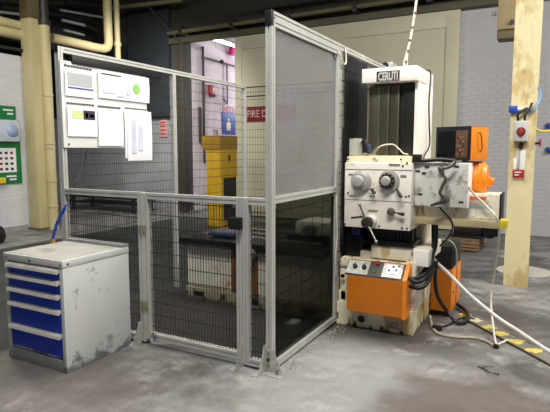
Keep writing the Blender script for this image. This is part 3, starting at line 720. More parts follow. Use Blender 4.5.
# body between base and table
B().box(bx0, bx1, by0+.04, by1-.02, .20, .30, .008).obj('base_step', base_m, mc)
B().box(-1.55, -1.0, by0+.02, 5.1, .30, .60, .008).obj('pedestal', base_m, mc)
B().box(bx0+.01, -1.575, by0+.04, by0+.2, .205, .52, .012).obj('left_pillar', base_m, mc)
B().box(bx0+.01, -1.56, by0+.02, by0+.2, .52, .60, .02).obj('pillar_cap', dirty, mc)
B().cyl((-1.60, by0-.006, .44), (-1.60, by0+.01, .44), .018).obj('bolt_hole', black, mc)
# white right pedestal of column
B().box(-1.06, -.965, by0+.03, by1-.05, .20, .62, .012).obj('column_foot', dirty, mc)
# orange control desk
oy = 4.08
ob = B().prism([(-1.505, oy, .185), (-1.505, oy, .49), (-1.505, oy+.13, .60), (-1.505, by0+.02, .60), (-1.505, by0+.02, .185)], (.50, 0, 0))
desk = ob.obj('control_desk', orange, mc, smooth=False)
B().prism([(-1.03, oy-.004, .175), (-1.03, oy-.004, .50), (-1.03, oy+.126, .612), (-1.03, by0+.02, .612), (-1.03, by0+.02, .175)], (.03, 0, 0)).obj('side_flange', orange2, desk, smooth=False)
nrm = Vector((0, -.11, .13)).normalized(); up = Vector((0, .13, .11)).normalized()
def dk(x, s, hgt=0): return Vector((x, oy, .49)) + up*s*.170 + nrm*hgt
def slab(x0, x1, s0, s1, th, m, nm, par):
    return B().prism([dk(x0, s0, .001), dk(x1, s0, .001), dk(x1, s1, .001), dk(x0, s1, .001)], nrm*th).obj(nm, m, par, smooth=False)
pn = slab(-1.53, -1.04, .02, 1.0, .004, black, 'panel', desk)
a = slab(-1.525, -1.335, .10, .95, .010, galv, 'silver_plate', desk)
slab(-1.335, -1.215, .08, .95, .007, M('panel_dark_grey', (70, 68, 64), .5), 'dark_plate', desk)
a2 = slab(-1.215, -1.05, .10, .95, .010, galv, 'silver_plate', desk)
slab(-1.185, -1.075, .3, .86, .014, paper, 'dial_sticker', desk)
for (x0, s0) in ((-1.17, .45), (-1.14, .7), (-1.11, .5), (-1.095, .75)):
    slab(x0, x0+.018, s0, s0+.1, .017, inkb if x0 < -1.13 else ink, 'mark', desk)
for x in (-1.455, -1.375):
    B().cyl(dk(x, .52, .008), dk(x, .52, .035), .022, .017).prism([dk(x-.004, .38, .03), dk(x+.004, .38, .03), dk(x+.004, .66, .03), dk(x-.004, .66, .03)], nrm*.014).obj('rotary_knob', black, desk)
B().cyl(dk(-1.365, .25, .01), dk(-1.365, .25, .02), .008).obj('yellow_button', M('btn_yellow', (210, 200, 60), .4), desk)
B().cyl(dk(-1.270, .86, .006), dk(-1.270, .86, .028), .016, .019).obj('red_stop_button', red, desk)
B().cyl(dk(-1.285, .35, .006), dk(-1.285, .35, .02), .011).obj('green_button', M('btn_green', (60, 120, 80), .4), desk)
# saddle / table
B().box(-1.37, -.885, 4.30, 4.90, .612, .728, .008).obj('saddle', dirty, mc)
B().box(-1.47, -1.37, 4.30, 4.5, .60, .665, .01).obj('saddle_block', dirty, mc)
B().box(-1.02, -.93, 4.295, 4.305, .665, .70).obj('data_plate', steel, mc)
B().box(-1.0, -.872, 4.275, 4.52, .585, .722, .008).obj('end_block', white, mc)
B().box(-1.45, -1.00, 4.28, 4.9, .735, .775, .006).obj('table', dark_metal, mc)
b = B()
for i in range(4): b.box(-1.42, -1.03, 4.36+i*.02, 4.38+i*.02, .775, .885)
for i in range(12): b.box(-1.42+i*.033, -1.404+i*.033, 4.345, 4.36, .775, .885)
b.obj('bellows', rubber, mc)
B().box(-1.625, -1.46, 4.34, 5.0, .60, .80, .01).obj('side_slide', dark_metal, mc)
# column
B().box(-1.50, -1.075, 4.72, 5.19, .30, 2.14, .006).obj('column', M('column_core', (60, 60, 56), .5), mc)
B().box(-1.098, -1.068, 4.585, 5.19, 1.40, 2.142, .004).obj('column_side_cover', white, mc)
B().box(-1.055, -.975, 4.56, 5.18, .62, 1.42, .02).obj('column_side_casting', dirty, mc)
B().box(-1.535, -1.518, 4.64, 5.0, 1.2, 2.12, .003).obj('column_left_rail', steel, mc)
hx1 = -1.062
B().box(-1.552, hx1, 4.50, 4.86, 2.142, 2.266, .008).obj('hood', white, mc)
B().box(-1.50, hx1-.008, 4.86, 5.20, 2.142, 2.272, .008).obj('hood_rear', white, mc)
# way covers, each a strip
px = [(369, 378, slide, 0), (378, 380, slide3, .012), (380, 388, slide, .01), (388, 389.5, slide3, .02), (389.5, 398, slide, .0), (398, 399.5, slide3, .015), (399.5, 404, slide2, -.02), (404, 414, slide2, .008)]
for x0, x1, m, e in px:
    u0, u1 = ay(x0, 110, 4.62).x, ay(x1, 110, 4.62).x
    B().box(u0+.001, u1-.001, 4.62-e, 4.73, 1.40, 2.124, .002).obj('way_cover', m, mc)
text('lettering', 'CERUTI', M('letter_grey', (200, 198, 190), .5), mc, .098, (-1.400, 4.494, 2.156), XD, ZD, .0015, .53, .003)
lo, hi = ay(377, 79, 4.497), ay(399.5, 73, 4.497)
B().box(-1.415, -1.212, 4.496, 4.501, 2.149, 2.234).obj('name_plate', ink, mc)
# headstock
hd0, hd1, hy = -1.588, -1.012, 4.20
B().box(hd0, hd1, hy, 4.66, .887, 1.445, .012).obj('headstock', head_m, mc)
B().prism([(hd0+.01, hy+.015, 1.445), (hd0+.01, hy+.035, 1.50), (hd0+.01, 4.62, 1.50), (hd0+.01, 4.62, 1.445)], (hd1-hd0-.02, 0, 0)).obj('headstock_lid', M('lid_cream', (214, 204, 172), .5, dirt=[((120, 108, 84), .62, 12)]), mc)
B().box(hd0+.004, hd1-.0, hy-.004, hy+.004, 1.385, 1.39).box(hd0, hd1, hy-.003, hy+.004, 1.125, 1.129).obj('seam', cab_g, mc)
for (px_, py_) in ((348, 156), (407, 163), (348, 193), (409, 196), (345, 224), (379, 226), (402, 228), (407, 228.5), (403, 166), (406, 196.5), (399, 195), (374, 196), (371, 196), (348, 159), (401, 159.5)):
    v = ay(px_, py_, hy); B().cyl((v.x, hy-.006, v.z), (v.x, hy+.004, v.z), .008, seg=8).obj('screw', black, mc)
def disc(cx, cz, prof, m, nm, par=mc, y=hy):
    return B().lathe(prof, Matrix.Translation((cx, y, cz)) @ Matrix.Rotation(math.pi/2, 4, 'X'), 32).obj(nm, m, par)
dial_m = M('dial_aluminium', (184, 182, 178), .4, .35, .06, 20)
v = ay(361.8, 180.5, hy)
d1 = disc(v.x, v.z, [(.080, 0), (.088, .01), (.086, .03), (.060, .04), (.06, .042)], dial_m, 'left_dial')
disc(v.x-.015, v.z-.004, [(.048, .04), (.050, .055), (.044, .085), (.03, .09)], dial_m, 'dial_hub', d1)
e = ay(374, 192.5, hy-.05); s_ = ay(368.5, 188, hy-.04)
B().cyl((s_.x, hy-.03, s_.z), (e.x-.01, hy-.05, e.z+.01), .008).obj('crank_arm', steel, d1)
B().cyl((e.x-.022, hy-.045, e.z+.03), (e.x+.006, hy-.06, e.z-.008), .011, .017).obj('crank_grip', black, d1)
v = ay(389.5, 180.5, hy)
d2 = disc(v.x, v.z, [(.080, 0), (.088, .01), (.086, .02), (.07, .024)], dial_m, 'right_dial')
disc(v.x-.012, v.z-.002, [(.062, .02), (.066, .03), (.062, .05), (.05, .052)], black, 'black_ring', d2)
disc(v.x-.014, v.z-.002, [(.040, .05), (.042, .06), (.036, .09), (.028, .093)], dial_m, 'dial_hub', d2)
for k in range(10):
    an = k*math.pi/5; B().cyl((v.x-.012+.057*math.cos(an), hy-.05, v.z+.057*math.sin(an)), (v.x-.012+.057*math.cos(an), hy-.056, v.z+.057*math.sin(an)), .003, seg=6).obj('tick', paper, d2)
e = ay(401.5, 196.5, hy-.05); s_ = ay(396, 189, hy-.03)
B().cyl((s_.x, hy-.02, s_.z), (e.x-.01, hy-.05, e.z+.02), .009).obj('crank_arm', black, d2)
B().cyl((e.x-.026, hy-.045, e.z+.035), (e.x+.004, hy-.06, e.z-.006), .010, .015).obj('crank_grip', black, d2)
# star lever
v = ay(370, 221.5, hy)
d3 = disc(v.x+.012, v.z+.008, [(.050, 0), (.052, .02), (.04, .05)], head_m, 'lever_boss')
disc(v.x, v.z, [(.046, .045), (.050, .06), (.046, .10), (.02, .105)], M('boss_dark', (64, 60, 56), .4, .5), 'lever_hub', d3)
for (px_, py_, k) in ((360, 204.5, 0), (376.5, 241.5, 0)):
    e = ay(px_, py_, hy-.12); o = B().cyl((v.x, hy-.085, v.z), (e.x, hy-.13, e.z), .008).obj('lever_arm', steel, d3)
    B().sph((e.x, hy-.13, e.z), .015).obj('lever_knob', steel, d3)
# lever at right
v = ay(391.3, 211.5, hy)
d4 = disc(v.x, v.z, [(.030, 0), (.034, .015), (.026, .045), (.012, .05)], M('lever_brown', (112, 100, 88), .4, .5), 'selector')
e = ay(404, 214.5, hy-.04); B().cyl((v.x+.02, hy-.03, v.z), (e.x-.03, hy-.04, e.z+.004), .006).cyl((e.x-.045, hy-.04, e.z+.007), (e.x, hy-.045, e.z), .010, .016).obj('lever_grip', black, d4)
# labels on the front
def plate(px0, py0, px1, py1, m, rot=0, nm='label_plate', y=hy, th=.004):
    a_, b2 = ay(px0, py0, y), ay(px1, py1, y); cx, cz = (a_.x+b2.x)/2, (a_.z+b2.z)/2; w_, h_ = abs(b2.x-a_.x)/2, abs(a_.z-b2.z)/2
    t_ = bmesh.new(); bmesh.ops.create_cube(t_, size=1)
    bb = B(); bb.add(t_, Matrix.Translation((cx, y-th/2, cz)) @ Matrix.Rotation(rot, 4, 'Y') @ Matrix.Diagonal((2*w_, th, 2*h_, 1))); return bb.obj(nm, m, mc)
lb = M('worn_label_grey', (130, 126, 116), .5)
plate(348.5, 173.5, 354, 175.5, lb); plate(400.5, 175, 406.5, 177.5, lb); plate(368, 209.6, 377.5, 212, lb)
plate(351.2, 216, 363, 218.2, black, -.16, 'slot')
plate(349.5, 195, 355, 196.5, lb); plate(389, 163.5, 400, 166, lb)
# right gearbox, handles
gx1 = -.588
B().box(hd1+.002, gx1, 4.30, 4.72, 1.09, 1.448, .010).obj('gearbox', grey_m, mc)
B().box(gx1-.006, gx1+.003, 4.296, 4.72, 1.09, 1.448, .002).obj('gearbox_edge', white, mc)
for (px_, py_) in ((418, 171), (424, 173), (427, 167), (457, 166.5), (420, 194), (461, 202)):
    v = ay(px_, py_, 4.30); B().box(v.x-.018, v.x+.018, 4.294, 4.30, v.z-.006, v.z+.006).obj('slot', black, mc)
hb_ = B().tube([ay(455, 162, 4.24), ay(449, 167, 4.22), ay(443, 169, 4.22), ay(443, 174, 4.22), ay(445.5, 179, 4.22), ay(442, 187, 4.22), ay(440, 193, 4.22), ay(444, 198, 4.24)], .013, 10)
hm = M('handle_worn_steel', (92, 88, 84), .4, .5)
hh_ = hb_.obj('swing_handle', hm, mc)
v = ay(445, 199.5, 4.26)
B().lathe([(.032, -.04), (.034, .0), (.026, .03), (.01, .035)], Matrix.Translation((v.x, 4.26, v.z)) @ Matrix.Rotation(math.pi/2, 4, 'X')).obj('handle_boss', hm, hh_)
e = ay(430.5, 205.5, 4.22)
B().cyl((v.x, 4.235, v.z-.01), (e.x, 4.22, e.z), .018, .009).obj('handle_grip', M('grip_dark', (60, 56, 54), .4, .2), hh_)
v = ay(442, 169, 4.26); B().sph((v.x-.01, 4.27, v.z), .025).obj('handle_pivot', hm, hh_)
B().tube([ay(410, 158.5, 4.28), ay(424, 160.5, 4.28), ay(440, 159.5, 4.28), ay(456, 161, 4.28)], .017, 10).obj('black_bar', black, mc)
v = ay(416, 158.5, 4.28); B().box(v.x-.05, v.x+.04, 4.25, 4.33, v.z-.03, v.z+.035, .01).obj('black_clamp', black, mc)
# boom beam with number
B().box(-1.02, -.362, 4.38, 4.66, .99, 1.20, .006).obj('boom', dirty, mc)
B().box(-.362, -.350, 4.375, 4.66, .985, 1.205, .002).obj('boom_end', rubber, mc)
B().box(-1.03, -.355, 4.34, 4.60, .935, .992, .004).obj('boom_rail', M('rail_khaki', (176, 162, 124), .5, .1, dirt=[((90, 76, 50), .6, 12)]), mc)
B().box(-.355, -.300, 4.345, 4.47, .985-.045, 1.02-.015, .004).obj('yellow_tip', M('tip_yellow', (206, 190, 40), .5), mc)
text('lettering', 'AB.55', M('faded_letters', (240, 236, 218), .5), mc, .082, (-.583, 4.378, 1.008), XD, ZD, .002, 1.0, .002)
dy_ = 4.376
B().box(-.60, -.46, dy_, 4.38, 1.155, 1.18, .0).obj('decal_stripe', M('decal_red', (206, 96, 66), .6), mc)
B().box(-.60, -.44, dy_, 4.38, 1.118, 1.15, .0).obj('decal_stripe', M('decal_grey', (190, 172, 150), .6), mc)
B().box(-.60, -.42, dy_, 4.38, 1.09, 1.115, .0).obj('decal_stripe', M('decal_teal', (160, 184, 182), .6), mc)
B().cyl((-.49, 4.377, 1.13), (-.49, 4.381, 1.13), .022).obj('decal_disc', M('decal_sand', (212, 180, 120), .6), mc)
# orange motor behind the gearbox
b = B()
mcx, mcz = ay(476, 179, 4.62).x, ay(478, 179, 4.62).z
my = 4.62
b.lathe([(.04, -.12), (.12, -.11), (.13, -.05), (.128, .05), (.10, .09), (.03, .10)], Matrix.Translation((mcx, my, mcz)) @ Matrix.Rotation(math.pi/2, 4, 'Y') @ Matrix.Diagonal((1.15, 1.15, 1, 1)))
mo = b.obj('drive_motor', orange2, mc)
B().box(mcx+.05, mcx+.13, my-.05, my+.05, mcz-.06, mcz+.02, .02).cyl((mcx+.10, my-.02, mcz-.01), (mcx+.145, my-.02, mcz-.01), .025).obj('motor_lug', orange2, mo)
b = B()
for k in range(5): b.lathe([(.146, -.006), (.152, 0), (.146, .006)], Matrix.Translation((mcx-.06+k*.03, my, mcz)) @ Matrix.Rotation(math.pi/2, 4, 'Y'))
b.obj('motor_ribs', orange2, mo)
# hoses of the machine's lower side: bundle
b = B()
for k in range(4):
    p_ = [ay(433+k*1.2, 222, 4.5+k*.03), ay(433+k, 245, 4.45+k*.03), ay(432-k, 262, 4.4), ay(424-k*2, 274+k*1.5, 4.3), ay(412, 279+k*3, 4.24)]
    b.tube(p_, .014, 8)
b.obj('hose_bundle', rubber, mc)
B().tube([ay(408, 277, 4.16), ay(416, 282, 4.14), ay(424, 279, 4.2), ay(431, 270, 4.4)], .018, 10).obj('elbow_hose', rubber, mc)
B().tube([ay(410, 286, 4.16), ay(419, 288, 4.14), ay(427, 283, 4.2), ay(433, 268, 4.45)], .018, 10).obj('elbow_hose', rubber, mc)
B().tube([ay(434, 160, 4.6), ay(436, 200, 4.36), ay(452, 222, 4.33), ay(449, 236, 4.36), ay(440, 246, 4.45)], .007, 8).obj('loom', rubber, mc)
# dark underside things below headstock left
B().box(-1.625, -1.47, 4.5, 5.1, .80, 1.4, .02).obj('slide_cover', dark_metal, mc)
B().box(-1.56, -1.48, 4.32, 4.4, .80, .86, .008).obj('blue_block', M('block_blue', (22, 32, 96), .4), mc)

# black cable draped over hood's right side
tag(B().tube([(-1.20, 5.0, 2.275), (-1.10, 4.98, 2.285), (-1.045, 4.95, 2.25), (-1.042, 4.9, 2.0), (-1.04, 4.93, 1.8), (-1.035, 4.95, 1.6), (-1.035, 4.75, 1.5), (-1.03, 4.68, 1.455)], .007, 8).obj('draped_cable', rubber, origin=(-1.05, 4.95, 1.45)), 'thin black cable draped over the right side of the white column hood', 'cable')
# ribbed conduit rising from hood to roof
p0 = ay(404, 73, 4.80); p1 = ay(417.5, -6, 4.80); pm = ay(411, 36, 4.80)
p0.z = 2.262
t = thing('ribbed_conduit', 'white ribbed conduit rising from the column hood to the roof', 'conduit', p0)
d_ = (p1-pm)
B().tube([p0, p0+Vector((.004, 0, .09)), pm, p1, p1+d_*1.0, p1+d_*2.2], .012, 10, 14, ring=.8).obj('hose', cablew, t)
B().tube([p0+Vector((.03, .02, 0)), p0+Vector((.022, .01, .1)), p0.lerp(pm, .5)+Vector((.006, -.01, 0))], .006, 8).obj('side_wire', cablew, t)
for k in (.25, .55, .85, 1.2, 1.6):
    c = p0.lerp(pm, k); B().cyl(c, c+Vector((0, 0, .018)), .0135, seg=10).obj('tape', M('tape_grey', (84, 82, 80), .5) if 'tape_grey' not in MATS else MATS['tape_grey'], t)
# cup and tools on the headstock
lz = 1.503
t = thing('metal_can', 'shiny round metal can standing on the headstock, left end', 'can', ay(355.5, 157, 4.35))
c = ay(355.5, 157, 4.35); cc = Vector((c.x, 4.35, lz))
OFF[t.name] = Vector((c.x, 4.35, lz)); t.location = (c.x, 4.35, lz)
B().lathe([(.05, 0), (.056, .002), (.056, .148), (.053, .15), (.052, .03), (.0001, .028)], Matrix.Translation(cc), 28).obj('body', M('can_silver', (206, 208, 196), .3, .35, .1, stretch=(4, 4, .2)), t)
B().lathe([(.057, 0), (.059, .003), (.057, .006)], Matrix.Translation(cc+Vector((0, 0, .144)))).obj('rim', steel, t)
t = thing('indicator_clamp', 'black and blue tool leaning beside the metal can on the headstock', 'tool', (cc.x+.10, 4.33, lz))
b = B(); q0 = Vector((cc.x+.125, 4.33, lz)); q1 = Vector((cc.x+.080, 4.33, lz+.13))
b.cyl(q0, q1, .026, .028, seg=12).obj('handle', black, t)
B().cyl(q0+Vector((.02, -.03, .03)), q1+Vector((.05, -.03, -.03)), .016, .02, seg=12).obj('blue_grip', M('grip_slate_blue', (60, 72, 98), .4), t)
B().box(q0.x-.05, q0.x+.06, 4.30, 4.36, lz, lz+.022, .006).obj('foot', M('foot_brassy', (150, 138, 108), .4, .4), t)
B().cyl((q0.x+.05, 4.32, lz+.03), (q0.x+.08, 4.32, lz+.07), .014).obj('spout', steel, t)
tag(B().tube([(q0.x+.08, 4.32, lz+.06), (q0.x+.12, 4.33, lz+.085), (q0.x+.20, 4.36, lz+.095), (q0.x+.25, 4.37, lz+.06), (q0.x+.29, 4.38, lz+.02), (q0.x+.33, 4.38, lz+.01)], .0055, 8).obj('looped_cord', cablew, origin=(q0.x+.08, 4.32, lz)), 'white cord looping over the top of the headstock beside the tool', 'cord')

# console (readout) on machine
zb0 = 1.466
ang = math.radians(-20)
cnr = ay(469.3, 162.5, 4.34)          # near right-hand corner of the front
wd = .30; hgt = .27; dpth = .30
e_ = Vector((math.cos(ang), math.sin(ang), 0))
cc = Vector((cnr.x, 4.34, zb0)) - e_*wd/2
t = thing('readout_console', 'boxy orange readout console with black front on top of the machine', 'console', (cc.x, cc.y, zb0), ang)
def lbx(x0, x1, y0, y1, z0, z1, bv, nm, m, par=t): return B().box(x0, x1, y0, y1, z0, z1, bv).obj(nm, m, par, local=True)
lbx(-wd/2, wd/2, .012, dpth, 0, hgt, .006, 'case', orange2)
lbx(-wd/2-.003, wd/2+.002, .0, .014, 0, hgt+.003, .004, 'front_bezel', black)
lbx(-wd/2+.02, .0+.02, -.003, .0, .03, hgt-.035, .0, 'screen', M('screen_black', (10, 11, 14), .12))
kp = lbx(.03, wd/2-.018, -.004, .0, .025, hgt-.03, .002, 'keypad', M('keypad_brown', (96, 66, 50), .5))
for i in range(5):
    for j in range(3): lbx(.042+j*.022, .056+j*.022, -.007, -.004, .045+i*.033, .06+i*.033, 0, 'key', M('key_%d' % (i*3+j), ((150, 90, 60), (60, 50, 44), (130, 122, 100))[(i+j) % 3], .5) if ('key_%d' % (i*3+j)) not in MATS else MATS['key_%d' % (i*3+j)], kp)
lbx(-wd/2, wd/2, .02, dpth, hgt, hgt+.004, 0, 'top_plate', M('console_top', (170, 120, 76), .5))
B().tube([(wd/2, .12, hgt-.05), (wd/2+.02, .13, hgt-.06), (wd/2+.02, .16, hgt-.17), (wd/2, .17, hgt-.2)], .004, 8).obj('rear_cord', rubber, t, local=True)
for x in (-.09, .09): lbx(x-.02, x+.02, .03, .06, -.018, 0, 0, 'foot', black)

# ---------------------------------------------------------------- rear orange cabinet with black unit
hc = az(450.7, 312.5, .05); hY = hc.y; hX1 = hc.x
hX0 = ay(426.5, 300, hY).x; hX0 = max(hX0, -.962); hY1 = ax(459.5, 300, hX1).y
ht = ay(445, 269.5, hY).z; hb2 = ay(445, 246, hY+.03).z
t = thing('hydraulic_unit', 'small orange floor cabinet with black upper unit beside the machine', 'cabinet', (hX0, hY, 0))
B().box(hX0, hX1, hY, hY1, .05, ht, .008).obj('case', orange2, t)
B().box(hX0+.01, hX1-.004, hY+.01, hY1-.01, ht, hb2, .012).obj('black_top', blacks, t)
B().box(hX1-.006, hX1+.003, hY+.05, hY1-.05, ht+.03, hb2-.03, .004).obj('grille', rubber, t)
B().box(hX1, hX1+.004, (hY+hY1)/2, (hY+hY1)/2+.005, .06, ht-.01).obj('panel_seam', dpipe, t)
B().cyl((hX1, hY+.10, .22), (hX1+.006, hY+.10, .22), .012, seg=10).obj('latch', black, t)
for x in (hX0+.03, hX1-.03):
    for y in (hY+.03, hY1-.03): B().cyl((x, y, 0), (x, y, .05), .018).obj('foot', black, t)
B().tube([(hX0+.03, hY+.05, hb2), (hX0+.05, hY+.05, hb2+.05), (hX1-.04, hY+.05, hb2+.05), (hX1+.012, hY+.08, hb2-.03), (hX1+.02, hY+.12, ht)], .006, 8).obj('lead', cablew, t)

# ---------------------------------------------------------------- bed in the cage
t = thing('machine_bed', 'low pale machine bed with dark oily top plate standing inside the cage', 'machine', (-2.6, 4.6, 0))
B().box(-3.36, -1.76, 4.27, 5.2, .125, .575, .01).obj('bed_body', bedw, t)
B().box(-3.37, -1.74, 4.24, 5.25, 0, .122, .012).obj('bed_plinth', M('plinth_khaki', (150, 142, 116), .55, dirt=[((60, 52, 40), .52, 8)]), t)
for x in (-3.26, -2.62, -2.0): B().box(x, x+.13, 4.235, 4.25, .035, .085).obj('plinth_pocket', black, t)
b = B()
for i in range(26): b.box(-3.345+i*.034, -3.328+i*.034, 4.258, 4.27, .15, .56)
b.obj('bed_ribs', bedw, t)
B().box(-2.80, -2.50, 4.25, 4.27, .13, .57, .003).obj('rust_panel', M('rusty_panel', (120, 80, 46), .6, .1, .3, 4), t)
B().box(-3.40, -1.76, 4.18, 5.25, .575, .65, .008).obj('top_plate', dark_metal, t)
for y in (4.45, 4.7, 4.95): B().box(-3.30, -1.9, y, y+.05, .65, .662).obj('tee_slot_bar', steel, t)
v = ay(240, 246, 4.12)
B().cyl((v.x, 4.10, .55), (v.x, 4.22, .55), .06).obj('bed_handwheel', dark_metal, t)
B().cyl((v.x+.10, 4.11, .56), (v.x+.10, 4.19, .56), .045).obj('bed_knob', steel, t)
B().box(-2.3, -1.80, 4.5, 4.9, .65, .72, .01).obj('block_base', dark_metal, t)
B().box(-2.22, -1.84, 4.52, 4.86, .72, .86, .02).obj('vice_block', bedw, t)
B().cyl((-2.03, 4.40, .79), (-2.03, 4.52, .79), .05).obj('block_spindle', steel, t)
tag(B().box(-3.15, -2.85, 4.35, 4.75, .665, .70, .008).box(-3.13, -2.87, 4.37, 4.73, .70, .705).obj('bed_reflection', M('bed_reflection_blue', (52, 70, 104), .2, .3), origin=(-3, 4.5, .66)), 'bluish reflection modelled as a flat slate blue slab on the machine bed in the cage', 'sheen')  # bluish sheen of the bed top, put in as a coloured slab
tag(B().box(-1.92, -1.82, 3.72, 3.86, 0, .11, .012).obj('white_block', M('block_white', (190, 186, 190), .5), origin=(-1.87, 3.8, 0)), 'small pale block on the dark cage floor behind the near post', 'block')

# ---------------------------------------------------------------- crate + motor behind
a = az(445, 252); 
t = thing('wooden_crate', 'low brown timber crate on the floor behind the machine boom', 'crate', (-1.2, 8.6, 0))
c0, c1 = ay(445, 250, 8.2), ay(478, 250, 8.2)
cz0, cz1 = 0, ay(470, 241, 8.2).z
for i in range(3):
    z = .02+i*(cz1-.02)/3; B().box(c0.x, c1.x, 8.2, 8.225, z, z+(cz1-.02)/3-.012, .003).obj('plank', wood, t)
    B().box(c1.x-.025, c1.x, 8.23, 9.0, z, z+(cz1-.02)/3-.012, .003).obj('plank', wood, t)
for i in range(6): B().box(c0.x, c1.x-.0, 8.23+i*.13, 8.34+i*.13, cz1-.005, cz1+.015, .003).obj('plank', wood, t)
for x in (c0.x, (c0.x+c1.x)/2-.04, c1.x-.10): B().box(x, x+.08, 8.24, 9.0, 0, .06).obj('runner', wood, t)
t = thing('scrap_motor', 'heap of a black electric motor and pulleys lying on the wooden crate', 'motor', ((c0.x+c1.x)/2, 8.5, cz1+.015))
z = cz1+.015
B().cyl((c0.x+.1, 8.45, z+.15), (c0.x+.5, 8.45, z+.15), .15, seg=20).obj('motor_body', rubber, t)
B().cyl((c0.x+.55, 8.5, z+.13), (c0.x+.62, 8.4, z+.14), .13).obj('pulley', dark_metal, t)
B().box(c0.x+.05, c0.x+.5, 8.35, 8.55, z, z+.05, .01).obj('motor_foot', rubber, t)
B().cyl((c0.x+.2, 8.62, z+.08), (c0.x+.7, 8.7, z+.08), .08).obj('spare_drum', black, t)

# ================================================================ RIGHT STANCHION
cy = 6.36
t = thing('steel_stanchion', 'tall chipped cream steel stanchion at the right carrying a red-knob switch', 'column', (-.33, 6.45, 0))
B().prism([(-.448, cy, .0), (-.195, cy, .0), (-.212, cy, 5.9), (-.468, cy, 5.9)], (0, .03, 0)).obj('front_flange', creamr, t)
B().box(-.345, -.315, cy+.03, cy+.27, 0, 5.9).obj('web', creamr, t)
B().box(-.448, -.20, cy+.27, cy+.30, 0, 5.9, .003).obj('rear_flange', creamr, t)
fc = az(524, 271.5); B().cyl((fc.x, fc.y, .0), (fc.x, fc.y, .010), .33, seg=32).obj('floor_collar', M('collar_grey', (176, 172, 164), .7), t)
sy = cy-.001
def cp(px, py, y=sy): return ay(px, py, y)
t = thing('isolator_switch', 'grey isolator box with red rotary knob on the right stanchion', 'switch', cp(521, 142))
a, b_ = cp(513.5, 142), cp(529, 121)
B().box(a.x, b_.x, cy-.11, cy, a.z, b_.z, .012).obj('box', boxgrey, t)
B().box(a.x+.008, b_.x-.008, cy-.12, cy-.11, a.z+.01, b_.z-.01, .004).obj('lid', boxgrey, t)
c = cp(521, 131.5, cy-.12)
B().cyl((c.x, cy-.12, c.z), (c.x, cy-.135, c.z), .045).obj('knob_plate', black, t)
B().cyl((c.x, cy-.135, c.z), (c.x, cy-.16, c.z), .035).box(c.x-.012, c.x+.012, cy-.185, cy-.15, c.z-.035, c.z+.035, .004).obj('knob', red, t)
t = thing('junction_box', 'blue junction box on the right stanchion above the switch', 'box', cp(515, 113))
a, b_ = cp(511, 113), cp(518, 106)
B().box(a.x-.02, b_.x, cy-.07, cy, a.z, b_.z, .01).obj('case', bhose, t)
B().cyl((b_.x, cy-.035, (a.z+b_.z)/2), (b_.x+.05, cy-.035, (a.z+b_.z)/2), .02).obj('gland', plast_w, t)
B().box(b_.x+.04, b_.x+.14, cy-.05, cy, a.z+.02, a.z+.06, .005).obj('bracket', galv, t)
for pts, lab in (([cp(518, 121, cy-.05), cp(518, 115, cy-.08), cp(522, 111, cy-.08), cp(527, 108, cy-.05)], 'left black lead rising from the isolator box'), ([cp(525, 121, cy-.05), cp(525, 116, cy-.09), cp(529, 110, cy-.08), cp(532, 103, cy-.05)], 'right black lead rising from the isolator box')):
    tag(B().tube(pts, .013, 8).obj('switch_lead', rubber, origin=pts[0]), lab, 'cable', None)
t = thing('label_tags', 'string of crumpled white tags with a red label under the switch', 'tag', cp(518, 178))
for i, (x0, y0, x1, y1) in enumerate(((515, 168, 520, 151), (519.5, 170, 526, 150), (513, 172, 517, 158))):
    a, b_ = cp(x0, y0), cp(x1, y1); B().box(a.x, b_.x, cy-.02-i*.006, cy-.016-i*.006, a.z, b_.z, .001).obj('white_tag', plast_w if i else boxgrey, t)
a, b_ = cp(512.5, 177.5), cp(524.5, 169.5)
B().box(a.x, b_.x, cy-.045, cy-.03, a.z, b_.z, .003).obj('red_label', red, t)
for i in range(2): B().box(a.x+.02, b_.x-.03-.02*i, cy-.048, cy-.045, b_.z-.035-.03*i, b_.z-.025-.03*i).obj('print_line', paper, t)
B().cyl(cp(521, 143, cy-.03), cp(521, 149, cy-.03), .02).obj('black_gland', black, t)
tag(B().tube([cp(529, 113, cy-.03), cp(534, 109, cy-.04), cp(539, 101, cy+.02), cp(540, 92, cy+.1), cp(537, 86, cy+.15), cp(534, 88, cy+.2)], .011, 8).obj('blue_air_hose', M('air_hose_blue', (110, 150, 210), .4), origin=cp(529, 113)), 'pale blue air hose looping behind the right stanchion', 'hose')
tag(B().tube([cp(531, 124, cy+.1), cp(534, 128, cy+.2), cp(540, 131, cy+.5), cp(550, 130.5, cy+1.2), cp(562, 126, cy+1.8), cp(580, 120, cy+2.4)], .015, 8).obj('yellow_air_hose', yhose, origin=cp(531, 124)), 'yellow air hose leading right from the stanchion', 'hose')
t = thing('valve_tap', 'small red-handled tap sticking out right of the stanchion', 'tap', cp(534, 143, cy+.15))
a = cp(529, 144, cy+.15); b_ = cp(540, 143, cy+.15)
B().cyl(a, b_, .014).obj('stem', dark_metal, t)
B().cyl(b_+Vector((0, 0, -.04)), b_+Vector((0, 0, .04)), .012).obj('handle', M('tap_red', (150, 40, 60), .4), t)
B().sph(cp(533, 144, cy+.15), .03).obj('body', dark_metal, t)
for (y0, y1, lab) in ((123, 128.5, 'upper blue bracket on the brick wall at the right edge'), (147, 152, 'lower blue bracket on the brick wall at the right edge')):
    a, b_ = ay(546, y1, WY), ay(553, y0, WY)
    tag(B().box(a.x, b_.x, WY-.06, WY, a.z, b_.z, .01).box(a.x+.02, a.x+.06, WY-.10, WY-.06, a.z+.01, b_.z-.01, .004).obj('wall_bracket', bhose, origin=(a.x, WY, a.z)), lab, 'bracket')
